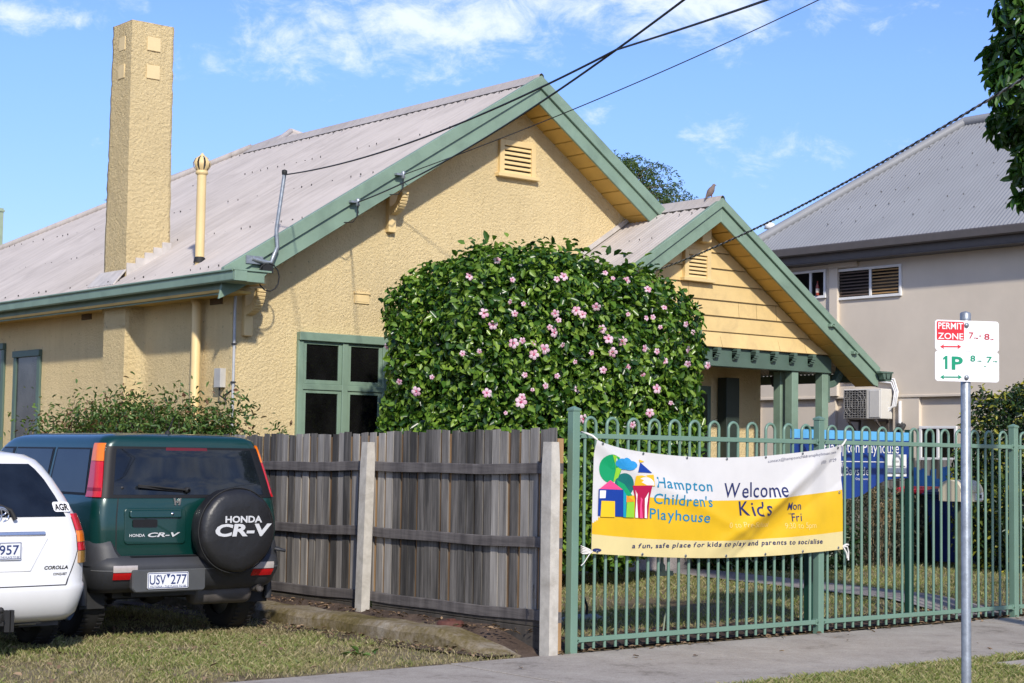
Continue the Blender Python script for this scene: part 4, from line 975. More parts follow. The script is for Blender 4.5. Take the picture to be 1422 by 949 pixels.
p = atY(1173, 660, SY); write(mb, 'Bayside', sm, p.x, p.z, .085, width=atY(1203, 660, SY).x - p.x + .04); write(mb, 'City Council', sm, p.x + .16, p.z - .045, .022, width=.2)
for dx in (-.055, -.03): mb.tube([(p.x + dx, SY - .004, p.z - .01), (p.x + dx + .012, SY - .004, p.z + .06), (p.x + dx, SY - .004, p.z + .12)], .006, 4)
mb.build('lettering', M['white'], sg)
pa, pb_ = atY(1230, 631, SY - .01), atY(1259, 662, SY - .01)
mb = MB(); mb.box(pa.x, pb_.x, SY - .008, SY - .004, pb_.z, pa.z)
nt_ = mb.build('paper_notice', M['white'], sg)
mb = MB()
for k in range(3): mb.box(pa.x + .02, pb_.x - .02, SY - .010, SY - .008, pa.z - .12 - .07 * k, pa.z - .113 - .07 * k)
write(mb, 'notice', plane_map((0, SY - .010, 0), (1, 0, 0), (0, 0, 1)), pa.x + .11, pa.z - .08, .028); mb.build('lettering', M['dark'], nt_)
for u in (1262, 1123):
    x = atY(u, 700, SY + .06).x; mb = MB(); mb.box(x - .035, x + .035, SY + .022, SY + .09, 0, Z1 + .02); mb.box(x - .038, x + .038, SY + .018, SY + .094, Z1 + .02, Z1 + .03); mb.build('post', M['signgreen'], sg, bevel=.005)

# ================================================================== PARKING SIGN IN FRONT
pb0 = atZ(1342.3, 1085, 0); D0 = (pb0 - CAM).dot(cw)
ps = thing('parking_sign', 'white permit zone and 1P parking sign on a galvanised pole at the footpath edge', 'sign', (pb0.x, pb0.y, 0))
pt = atD(1336.5, 433, D0)
mb = MB(); mb.lathe([(.0245, -.1), (.0245, pt.z), (.022, pt.z + .004)], (pb0.x, pb0.y, 0), n=20); mb.lathe([(.0268, pt.z - .03), (.0268, pt.z + .005), (.020, pt.z + .011), (.001, pt.z + .016)], (pb0.x, pb0.y, 0), n=20); mb.build('pole', M['steel'], ps)
# panel turned towards the road
th = AZ - R(90) - R(0) + R(13); ux = Vector((math.cos(th), math.sin(th), 0)); un = Vector((ux.y, -ux.x, 0))
ctr = Vector((pb0.x, pb0.y, 0)) + un * .032
def on_panel(u, v):
    d = ray(u, v); k = (ctr - CAM).dot(un) / d.dot(un); return CAM + d * k
q0, q1, q2, q3 = on_panel(1299, 443.5), on_panel(1386.5, 447.5), on_panel(1298, 528.5), on_panel(1388, 532)
sx0 = ((q0 - ctr).dot(ux) + (q2 - ctr).dot(ux)) / 2; sx1 = ((q1 - ctr).dot(ux) + (q3 - ctr).dot(ux)) / 2; sz1 = (q0.z + q1.z) / 2; sz0 = (q2.z + q3.z) / 2
W_, H_ = sx1 - sx0, sz1 - sz0
org = ctr + ux * sx0; org.z = sz0
def rrect(x0, x1, z0, z1, r, n=6):
    out = []
    for cx, cz, a in ((x1 - r, z1 - r, 0), (x0 + r, z1 - r, 90), (x0 + r, z0 + r, 180), (x1 - r, z0 + r, 270)):
        for k in range(n + 1): t = R(a + 90 * k / n); out.append((cx + r * math.cos(t), cz + r * math.sin(t)))
    return out
pm = lambda lift: plane_map(org, ux, (0, 0, 1), un, lift)
hz = H_ * .498
for z0, z1 in ((hz + .0008, H_), (0, hz - .0008)):
    mb = MB(); mb.prism([pm(0)(x, z) for x, z in rrect(0, W_, z0, z1, .016)], -un * .0025); mb.build('sign_plate', plain('reflective_white', (.82, .82, .84), .4, var=.02), ps)
def pp(px, pz): return px / 813 * 0, 0
# zoom picture of the sign -> panel metres
def sp_(x, y):
    yl = 150 + (165 - 150) * (x - 125) / 600; yb = 750 + 12 * (x - 125) / 600
    return (x - 122) / (722 - 122) * W_, (1 - (y - yl) / (yb - yl)) * H_
M['red'] = plain('sign_red', (.62, .018, .03), .45, var=.03); M['sgreen'] = plain('sign_green', (.0, .27, .14), .45, var=.03); M['sred2'] = plain('sign_dark_red', (.45, .03, .05), .45, var=.03)
mb = MB(); x0, z1 = sp_(137, 165); x1, z0 = sp_(393, 355); mb.add([pm(.001)(x, z) for x, z in rrect(x0, x1, z0, z1, .008)], [tuple(range(28))]); mb.build('red_block', M['red'], ps)
def ptext(txt, xa, ybase, xb, hpx, mat, bold=.01, mb=None):
    a = sp_(xa, ybase); b = sp_(xb, ybase); m_ = MB(); write(m_, txt, pm(.0022), a[0], a[1], hpx / 600 * H_, width=b[0] - a[0], bold=bold); m_.build('lettering', mat, ps)
ptext('PERMIT', 150, 240, 382, 66, M['white'], .012); ptext('ZONE', 148, 338, 384, 62, M['white'], .012)
ptext('7', 437, 332, 482, 64, M['sred2']); ptext('PM', 487, 336, 524, 15, M['sred2']); ptext('-', 535, 325, 553, 62, M['sred2']); ptext('8', 582, 342, 632, 62, M['sred2']); ptext('AM', 636, 346, 668, 15, M['sred2'])
mb = MB(); mb.add([pm(.0022)(*sp_(x, y)) for x, y in ((213, 634), (236, 634), (236, 504), (219, 504), (196, 524), (196, 543), (213, 533))], [(0, 1, 2, 3, 6), (3, 4, 5, 6)]); mb.build('lettering', M['sgreen'], ps); ptext('P', 276, 634, 380, 128, M['sgreen'], .03)
ptext('8', 450, 556, 497, 60, M['sgreen'], .02); ptext('AM', 514, 560, 554, 15, M['sgreen']); ptext('-', 580, 620, 596, 55, M['sgreen']); ptext('7', 603, 566, 655, 60, M['sgreen'], .02); ptext('PM', 666, 564, 704, 15, M['sgreen'])
for xa, xb, yc, mt in ((168, 366, 414, M['red']), (168, 370, 712, M['sgreen'])):
    mb = MB()
    L = [(xa, 0), (xa + 38, -24), (xa + 30, -6), (xb - 30, -6), (xb - 38, -24), (xb, 0), (xb - 38, 24), (xb - 30, 6), (xa + 30, 6), (xa + 38, 24)]
    P = [pm(.0022)(*sp_(x, yc + y)) for x, y in L]; mb.add(P, [(2, 1, 0), (9, 8, 0)[::-1][::-1], (0, 8, 2), (2, 8, 7, 3), (3, 7, 5), (5, 4, 3), (7, 6, 5)]); mb.build('arrow', mt, ps)
for x, y in ((415, 203), (413, 716)):
    a = sp_(x, y); mb = MB(); mb.lathe([(.012, 0), (.012, .006), (.006, .010), (.001, .010)], pm(.001)(*a), un, n=10); mb.build('bolt', M['steel'], ps)

# ================================================================== LETTERBOX, BINS, BACK FENCE
p = atZ(1337, 848, .05); mailY = p.y
lb = thing('letterbox', 'cream barrel top letterbox on a square timber post behind the green fence', 'letterbox', (p.x, p.y, 0))
mb = MB(); mb.box(p.x - .055, p.x + .055, p.y - .05, p.y + .05, 0, atY(1337, 697, mailY).z); mb.build('post', plain('green_timber_post', (.12, .14, .085), .8, var=.2, scale=14, bmp=.3), lb, bevel=.006)
a = atY(1310, 697, mailY - .0); b = atY(1357, 670, mailY); z0 = a.z; hw = .135; zc = z0 + .10; L0, L1 = p.x - .22, p.x + .16
prf = [(-hw, z0), (-hw, zc)] + [(-(hw + .012) * math.cos(t), zc + .0 + (hw - .01) * math.sin(t)) for t in np.linspace(0, math.pi, 13)] + [(hw, zc), (hw, z0)]
mb = MB(); mb.prism([(L0, p.y + y, z) for y, z in prf], (L1 - L0, 0, 0)); mb.build('box', plain('cream_enamel', (.62, .55, .40), .45, var=.06), lb, bevel=.006)
mb = MB(); mb.box(L1 - .03, L1 + .006, p.y - hw - .004, p.y - hw + .02, z0 + .02, z0 + .10, 0); mb.box(L1 - .13, L1 - .02, p.y - hw - .012, p.y - hw + .0, z0 + .015, z0 + .085, 0); mb.box(L1 - .12, L1 - .04, p.y - hw - .016, p.y - hw - .010, z0 + .04, z0 + .075, 1); mb.build('flap', [M['white'], M['dark']], lb)
# weathered boundary fence towards the neighbour with a blue painted stretch
BX = 12.9
bf = thing('boundary_fence', 'old dark paling fence with a blue painted stretch in front of the beige building', 'fence', (BX, 5, 0))
mb = MB(); y = 1.6
while y < 11:
    w = .10; mb.box(BX - .01, BX + .01, y, y + w * .93, .15, 1.62 + random.uniform(-.03, .03)); y += w
mb.build('paling_panel', M['paling'], bf)
mb = MB(); mb.box(BX + .012, BX + .05, 1.6, 11, 1.3, 1.38); mb.box(BX + .012, BX + .05, 1.6, 11, .5, .58); mb.build('rail', M['rail'], bf)
yb0 = atX(1326, 650, BX - .03).y; yb1 = atX(1266, 650, BX - .03).y; mb = MB(); y = yb0
while y < yb1:
    mb.box(BX - .028, BX - .012, y, y + .085, .5, 1.62 - .02 + random.uniform(-.32, -.06)); y += .09
mb.build('painted_panel', plain('blue_fence_paint', (.012, .075, .26), .6, var=.2, scale=9), bf)
def wheelie(px, py, rz, label, body, lid, h=1.02):
    t = thing('wheelie_bin', label, 'bin', (px, py, .1), rz, 'wheelie bins in front of the boundary fence')
    mb = MB(); P = [[(sx * w, sy * d, z) for sx, sy in ((-1, -1), (1, -1), (1, 1), (-1, 1), (-1, -1))] for w, d, z in ((.22, .24, .06), (.27, .33, h - .1), (.29, .35, h - .1), (.29, .35, h - .06))]
    mb.grid(P, smooth=False); mb.add(P[0][:4], [(3, 2, 1, 0)]); mb.add(P[-1][:4], [(0, 1, 2, 3)]); mb.build('body', body, t, local=True, bevel=.015)
    mb = MB(); mb.grid([[(sx * w, sy * d, z) for sx, sy in ((-1, -1), (1, -1), (1, 1), (-1, 1), (-1, -1))] for w, d, z in ((.295, .36, h - .06), (.295, .36, h - .01), (.2, .26, h + .04))], smooth=False); mb.add([(-.2, -.26, h + .04), (.2, -.26, h + .04), (.2, .26, h + .04), (-.2, .26, h + .04)], [(0, 1, 2, 3)]); mb.tube([(-.25, .36, h - .04), (-.25, .43, h - .04), (.25, .43, h - .04), (.25, .36, h - .04)], .014, 6); mb.build('lid', lid, t, local=True, bevel=.012)
    for s in (-1, 1):
        mb = MB(); mb.lathe([(.001, -.025), (.09, -.025), (.1, -.015), (.1, .015), (.09, .025), (.001, .025)], (s * .27, .25, .1), (1, 0, 0), n=18); mb.build('wheel', M['black'], t, local=True)
M['bin_dark'] = plain('dark_green_plastic', (.012, .02, .016), .5, var=.1)
b1_ = atZ(1285, 775, .1); wheelie(11.6, atX(1283, 740, 11.6).y, R(96), 'dark wheelie bin with a red lid in front of the blue fence panel', M['bin_dark'], plain('red_plastic', (.42, .012, .03), .5), 1.08)
wheelie(11.55, atX(1327, 740, 11.55).y, R(88), 'navy blue wheelie bin between the red lidded bin and the yellow edged shrub', plain('navy_plastic', (.01, .03, .16), .5), plain('navy_lid', (.008, .02, .10), .5), 1.06)

# small things in the garden
p = atZ(805, 868, .06)
mb = MB(); mb.tube([p + Vector((-.25, .1, .03)), p + Vector((.0, .05, .05)), p + Vector((.18, .0, .045)), p + Vector((.30, -.02, .01)), p + Vector((.36, -.05, -.03))], [.02, .045, .05, .035, .03], 9); mb.tube([p + Vector((.1, .02, .06)), p + Vector((.09, .0, .16)), p + Vector((.05, 0, .24))], .012, 6, mi=1)
mb.lathe([(.06, 0), (.07, .02), (.05, .05)], p + Vector((.16, 0, .03)), (1, -.1, -.1), n=10)
tag(mb.build('garden_tap', [plain('grey_brass', (.22, .24, .22), .5, metal=.3), M['dark']], origin=p), 'grey metal hose fitting lying in the mulch beside the green corner post', 'tap')
p = atZ(920, 884, .04); q = atY(919, 800, p.y)
mb = MB(); mb.tube([p, p.lerp(q, .3) + Vector((.03, 0, 0)), p.lerp(q, .6) + Vector((.09, 0, 0)), q + Vector((.08, 0, 0))], .009, 6); mb.lathe([(.02, 0), (.03, .02), (.03, .07), (.015, .09), (.015, .17)], q + Vector((.0, 0, .02)), n=10); mb.box(q.x - .06, q.x + .12, q.y - .02, q.y + .02, q.z + .0, q.z + .04)
tag(mb.build('sprinkler_riser', plain('dull_green_pipe', (.20, .24, .17), .6), origin=p), 'thin pale riser pipe with a tap head standing in the lawn behind the fence', 'pipe')
# tiny neighbour chimney pot at the left picture edge
p = atY(-1, 300, 26); mb = MB(); mb.box(p.x - .25, p.x + .10, 26, 26.3, 0, p.z + .18); mb.box(p.x - .27, p.x + .12, 25.98, 26.32, p.z + .1, p.z + .14)
tag(mb.build('roof_post', plain('pale_green_post', (.30, .37, .26), .6), origin=(p.x, 26, 0)), 'pale green post rising beyond the iron roof at the far left', 'post')
# spotted dove on the porch ridge
p = atY(988, 278, PYR + .32); p.x = PX; by = atX(988, 278, PX).y; z = PZ + .05
bd_ = thing('bird', 'small brown dove perched on the porch roof ridge', 'bird', (PX, by, z))
dirx = cr
mb = MB(); c = Vector((PX, by, z)); body = [(-.085, -.02, .006), (-.065, .02, .016), (-.04, .045, .036), (-.018, .080, .047), (.002, .115, .043), (.016, .140, .030), (.024, .158, .023), (.032, .172, .024), (.044, .176, .017), (.053, .172, .006), (.064, .167, .002)]
mb.tube([c + dirx * a + Vector((0, 0, b)) for a, b, r in body], [r for a, b, r in body], 14); mb.build('body', plain('dove_plumage', (.17, .125, .11), .8, var=.3, scale=30), bd_)
for s in (-1, 1): mb = MB(); o = c + dirx * .01 + Vector((dirx.y, -dirx.x, 0)) * s * .02; mb.tube([o + Vector((-.01, 0, .05)), o + Vector((-.01, 0, .0)), o + dirx * .02], .005, 5); mb.build('leg', plain('dove_leg', (.25, .08, .06), .7), bd_)

# ================================================================== OVERHEAD CABLES
def cable(name, pts, r, m, label, twist=False):
    pts = [Vector(p) for p in pts]; mb = MB()
    def cr_(t):
        n = len(pts) - 1; i = min(n - 1, int(t * n)); f = t * n - i; p0 = pts[max(0, i - 1)]; p1 = pts[i]; p2 = pts[i + 1]; p3 = pts[min(n, i + 2)]
        return .5 * ((2 * p1) + (p2 - p0) * f + (2 * p0 - 5 * p1 + 4 * p2 - p3) * f * f + (3 * p1 - p0 - 3 * p2 + p3) * f ** 3)
    L = sum((b - a).length for a, b in zip(pts[:-1], pts[1:]))
    if not twist: mb.tube([cr_(k / 40) for k in range(41)], r, 6)
    else:
        n = int(L / .035)
        for ph in (0, math.pi):
            path = []
            for k in range(n + 1):
                t = k / n; p = cr_(t); d = (cr_(min(1, t + .01)) - cr_(max(0, t - .01))).normalized(); s, u = frame_of(d); a = k * .035 / .2 * 2 * math.pi + ph; path.append(p + (s * math.cos(a) + u * math.sin(a)) * r * 1.0)
            mb.tube(path, r * 1.05, 6, mi=0 if ph == 0 else 1)
    o = mb.build(name, m, origin=pts[0]); return tag(o, label, 'cable')
M['cable'] = plain('black_cable', (.015, .015, .016), .6)
M['cable_g'] = plain('grey_cable', (.32, .32, .31), .6)
def to_px(p):
    q = Vector(p) - CAM; w = q.dot(cw); return 711 + FPX * q.dot(cr) / w, 474.5 - FPX * q.dot(cu_) / w
def span(p0, uv, end, depths):
    """hanging cable from p0 to a street pole: the far end and the sag are fitted to the photo"""
    best = None
    for D in depths:
        e = atD(end[0], end[1], D)
        for sag in [i * .05 for i in range(0, 34)]:
            P = [p0.lerp(e, k / 40) - Vector((0, 0, sag * 4 * (k / 40) * (1 - k / 40))) for k in range(41)]; Q = [to_px(p) for p in P]; err = 0
            for u, v in uv:
                for (u0, v0), (u1, v1) in zip(Q[:-1], Q[1:]):
                    if u0 <= u <= u1: err += (v0 + (v1 - v0) * (u - u0) / max(1e-6, u1 - u0) - v) ** 2; break
                else: err += 400
            if best is None or err < best[0]: best = (err, P, D, sag)
    return best[1]
DP = [9, 10, 11, 12, 13, 14, 15, 16, 17, 18]
CB = span(ins[0], [(600, 236), (740, 146), (860, 67), (950, 0)], (1010, -46), DP)
cable('power_cable', CB, .008, M['cable'], 'black cable running from the lower insulator on the fascia across the gable')
JP = min(CB, key=lambda p: abs(to_px(p)[0] - 862))
dJ = (JP - CAM).dot(cw); best = None
for sag in [i * .02 for i in range(60)]:
    P = [MAST.lerp(JP, k / 40) - Vector((0, 0, sag * 4 * (k / 40) * (1 - k / 40))) for k in range(41)]; e = sum(min(abs(to_px(p)[1] - v) for p in P if abs(to_px(p)[0] - u) < 12) for u, v in ((555, 205), (690, 150), (800, 97)))
    if best is None or e < best[0]: best = (e, P)
cable('power_cable', best[1], .008, M['cable'], 'black cable running from the bent grey mast up to the join above the gable')
cable('power_cable', [JP, atD(960, 36, dJ - 1.5), atD(1065, 0, dJ - 3), atD(1160, -36, dJ - 4.3)], .007, M['cable'], 'black cable branching from the cable join towards the upper right')
cable('power_cable', span(ins[1], [(700, 193), (860, 122), (1000, 64), (1140, 0)], (1250, -55), DP), .006, M['cable'], 'thin black cable running from the upper insulator beside the gable vent')
hb = atY(893, 379, PYR - .1)
cable('power_cable', span(hb + Vector((.10, 0, 0)), [(1000, 338), (1140, 273), (1280, 196), (1422, 111)], (1560, 22), [8, 9, 10, 11, 12]), .0065, [M['cable'], M['cable_g']], 'thick twisted black and grey cable rising from the porch eave to the right', True)
mb = MB(); mb.obox(hb, (.16, 0, -.02), (0, .07, 0), (.006, 0, .05)); tag(mb.build('cable_clamp', M['dark'], origin=hb, bevel=.02), 'black cable clamp on the porch rake just above the hibiscus', 'clamp')
# ================================================================== CARS
class CarBody:
    def __init__(s, levels, bow=.03):
        s.L = np.array(levels, float); s.bow = bow       # z, half width, rear y, front y, rear corner radius, front corner radius
    def at(s, z): return [float(np.interp(z, s.L[:, 0], s.L[:, k])) for k in range(1, 6)]
    def pt(s, z, p, side=1, off=0.0):
        w, y0, y1, r, rf = s.at(z); w += off; y0 -= off; y1 += off
        by = lambda x: s.bow * (x / w) ** 2
        if p <= 1: x = (w - r) * p; y = y0 + by(x)
        elif p <= 2:
            a = (p - 1) * math.pi / 2; x = w - r + r * math.sin(a); y = y0 + by(w - r) + r * (1 - math.cos(a))
        elif p <= 3:
            ya = y0 + by(w - r) + r; yb = y1 - rf; x = w; y = ya + (yb - ya) * (p - 2)
        elif p <= 4:
            a = (p - 3) * math.pi / 2; x = w - rf + rf * math.cos(a); y = y1 - rf + rf * math.sin(a)
        else: x = (w - rf) * (5 - p); y = y1
        return Vector((side * x, y, z))
    def hull(s, mb, n=14, zs=None):
        zs = zs or [float(z) for z in s.L[:, 0]]
        ps = [i / 6 for i in range(6)] + [1 + i / 8 for i in range(8)] + [2 + i / 10 for i in range(10)] + [3 + i / 8 for i in range(8)] + [4, 4.5, 5]
        P = []
        for z in zs:
            r = [s.pt(z, p) for p in ps]; l = [s.pt(z, p, -1) for p in ps[1:-1]][::-1]; row = r + l; P.append(row + [row[0]])
        mb.grid(P, flip=True); mb.add(P[-1][:-1], [tuple(range(len(P[-1]) - 1))]); mb.add(P[0][:-1], [tuple(range(len(P[0]) - 2, -1, -1))])
    def patch(s, mb, z0, z1, pa, pb, side=1, off=.004, nz=10, np_=10, mi=0, thick=.012):
        """panel lying on the hull between two heights; pa, pb give its ends in p at height fraction t"""
        P = []; Q = []
        for i in range(nz + 1):
            t = i / nz; z = z0 + (z1 - z0) * t; a, b = pa(t), pb(t); row = []; ro2 = []
            for j in range(np_ + 1):
                p = a + (b - a) * j / np_
                sd = side
                if p < 0: sd, p = -side, -p
                row.append(s.pt(z, p, sd, off)); ro2.append(s.pt(z, p, sd, off - thick))
            P.append(row); Q.append(ro2)
        fl = side > 0
        mb.grid(P, mi, True, fl)
        for a_, b_ in ((P[0], Q[0]), (Q[-1], P[-1])): mb.grid([a_, b_], mi, False, not fl)
        for e in (0, -1): c = [[P[i][e], Q[i][e]] for i in range(nz + 1)]; mb.grid(c, mi, False, fl if e == 0 else not fl)
def wheel_parts(parent, x, y, r, w, side, hub=M['steel']):
    mb = MB(); h = w / 2
    mb.lathe([(r * .62, -h), (r * .80, -h * 1.02), (r * .93, -h * .96), (r * .985, -h * .72), (r, -h * .4), (r, h * .4), (r * .985, h * .72), (r * .93, h * .96), (r * .80, h * 1.02), (r * .62, h)], (x, y, r), (1, 0, 0), n=36)
    for k in range(44):
        a = k / 44 * 2 * math.pi; c, s_ = math.cos(a), math.sin(a)
        for dx in (-.32, .32): mb.obox((x + dx * w, y + r * s_, r + r * c), (w * .13, 0, .0), (0, .012 * c, -.012 * s_), (0, .004 * s_, .004 * c))
    t = mb.build('tyre', M['black'], parent, local=True)
    mb = MB(); mb.lathe([(.001, h * .3), (.05, h * .35), (r * .3, h * .2), (r * .58, h * .75), (r * .63, h * .9), (r * .63, -h * .8), (.001, -h * .8)], (x, y, r), (side, 0, 0), n=28); mb.build('rim', hub, t, local=True)
def apply_cuts(o, cutters):
    for c in cutters:
        m_ = o.modifiers.new('cut', 'BOOLEAN'); m_.object = c; m_.operation = 'DIFFERENCE'; m_.solver = 'EXACT'
    dg = bpy.context.evaluated_depsgraph_get(); dg.update(); me = bpy.data.meshes.new_from_object(o.evaluated_get(dg)); o.modifiers.clear(); o.data = me
    for c in cutters: bpy.data.objects.remove(c)
def cutter(x0, x1, y, z, r):
    mb = MB(); mb.lathe([(.001, 0), (r, 0), (r, x1 - x0), (.001, x1 - x0)], (x0, y, z), (1, 0, 0), n=32, smooth=False); return mb.build('wheel_arch', M['dark'])
def carpaint(name, col, rough=.28, metal=0.0, var=.02, dusty=.0):
    m, t, b = newmat(name); v = coords(t); f = noise_(t, v, 5, 5, .6); c = ramp(t, f, [(.3, mul(col, 1 - var)), (.7, mul(col, 1 + var))])
    if dusty: c = mixc(t, mixc(t, .5, (0, 0, 0), ramp(t, noise_(t, v, 2.2, 6, .7), [(.4, (0, 0, 0)), (.8, (dusty, dusty, dusty))])), c, (.25, .22, .18))
    t.links.new(c, b.inputs['Base Color']); b.inputs['Roughness'].default_value = rough; b.inputs['Metallic'].default_value = metal
    b.inputs['Coat Weight'].default_value = .55; b.inputs['Coat Roughness'].default_value = .05; return m
M['tint'] = glassmat('tinted_car_glass', (.009, .012, .016), .035, .55)
M['tint_b'] = glassmat('blue_tinted_car_glass', (.010, .014, .022), .05, .4)
M['trimblack'] = plain('black_trim', (.010, .010, .011), .5, var=.1, spec=.25)
M['bump'] = plain('grey_bumper_plastic', (.034, .036, .041), .55, var=.10, scale=6, bmp=.06, bscale=200)
M['lamp_red'] = plain('red_lens', (.50, .006, .010), .12, var=.06, scale=20, coat=.6); M['lamp_amber'] = plain('amber_lens', (.80, .17, .005), .12, var=.06, scale=20, coat=.6); M['lamp_clear'] = plain('clear_lens', (.42, .38, .36), .15, var=.1, scale=20, coat=.6)
M['lamp_dull'] = plain('smoky_lens', (.32, .17, .04), .15, var=.15, scale=20, coat=.6)
M['chrome'] = plain('chrome', (.72, .73, .75), .12, metal=1.0, var=.02)
M['plate'] = plain('number_plate_white', (.72, .74, .76), .4, var=.02); M['plate_blue'] = plain('number_plate_blue', (.015, .035, .14), .5, var=.02)
M['silver_ink'] = plain('silver_print', (.55, .56, .57), .5, var=.03)
M['alloy'] = plain('alloy_rim', (.40, .41, .42), .35, metal=.7, var=.1)
def rear_map(y, lift=0.0, tilt=0.0): return lambda x, z: Vector((x, y - lift + tilt * z, z))
def number_plate(parent, cx, cz, y, txt, sub, w=.372, h=.134, partial=False):
    mb = MB(); mb.prism([(cx + x, y, cz + z) for x, z in rrect(-w / 2, w / 2, -h / 2, h / 2, .012, 4)], (0, .008, 0)); p = mb.build('number_plate', M['plate'], parent, local=True)
    mb = MB(); b = .005
    for q in ((-w / 2 + b, w / 2 - b, h / 2 - 2 * b, h / 2 - b), (-w / 2 + b, w / 2 - b, -h / 2 + b, -h / 2 + 2 * b), (-w / 2 + b, -w / 2 + 2 * b, -h / 2 + b, h / 2 - b), (w / 2 - 2 * b, w / 2 - b, -h / 2 + b, h / 2 - b)): mb.box(cx + q[0], cx + q[1], y - .0015, y, cz + q[2], cz + q[3])
    f = rear_map(y, .002)
    if partial:
        write(mb, txt, f, cx + w / 2 - .022, cz - .026, .072, width=.155, align='R', bold=.012); write(mb, sub, f, cx + w / 2 - .018, cz - .054, .015, width=.15, align='R')
    else:
        a, c = txt; write(mb, a, f, cx - w / 2 + .018, cz - .030, .080, width=.145, bold=.010); write(mb, c, f, cx + w / 2 - .018, cz - .030, .080, width=.145, align='R', bold=.010); write(mb, sub, f, cx, cz - .056, .016, width=w * .88, align='C')
    mb.add([(cx - .018, y - .002, cz + .052), (cx + .018, y - .002, cz + .052), (cx, y - .002, cz + .018)], [(0, 2, 1)])
    mb.build('lettering', M['plate_blue'], p, local=True); return p
# ---------------------------------------------------------------- dark green off-roader
VX, VY, VH = -2.02, 2.50, 88.5
suv = thing('off_road_car', 'dark green off-road car with a black covered spare wheel on its tailgate', 'car', (VX, VY, 0), R(VH - 90))
VI = WM[suv.name].inverted()
def lv(u, v, c):
    """photo pixel -> car coordinates on the plane y = c of the car"""
    o = VI @ CAM; d = (VI.to_3x3() @ ray(u, v)); return o + d * ((c - o.y) / d.y)
B = CarBody([(.46, .83, .12, 4.28, .12, .25), (.60, .855, .07, 4.34, .12, .3), (.72, .862, .055, 4.36, .12, .3), (.90, .868, .05, 4.34, .12, .35), (1.00, .866, .055, 4.26, .12, .4), (1.04, .862, .06, 4.1, .12, .4), (1.10, .855, .065, 3.6, .12, .4), (1.17, .845, .075, 3.22, .12, .3),
             (1.195, .83, .085, 3.16, .11, .3), (1.30, .81, .115, 3.0, .11, .3), (1.45, .78, .165, 2.80, .11, .3), (1.57, .755, .205, 2.64, .11, .3), (1.62, .742, .215, 2.55, .12, .3), (1.665, .715, .215, 2.47, .13, .3), (1.692, .675, .25, 2.36, .14, .3), (1.712, .59, .34, 2.2, .15, .3), (1.722, .42, .55, 2.0, .15, .25), (1.726, .12, .9, 1.6, .05, .05)], bow=.045)
M['green_car'] = carpaint('dark_green_car_paint', (.001, .034, .028), .30, .15, dusty=.02)
mb = MB(); B.hull(mb); body = mb.build('body', M['green_car'], suv, local=True)
cuts = []
for y in (.70, 3.40):
    for x0, x1 in ((-1.0, -.55), (.55, 1.0)): cuts.append(cutter(x0, x1, y, .36, .41))
WMs = WM[suv.name]
for c in cuts: c.matrix_world = WMs
apply_cuts(body, cuts)
for y in (.70, 3.40):
    for s in (-1, 1): wheel_parts(suv, s * .715, y, .345, .215, s, M['alloy'])
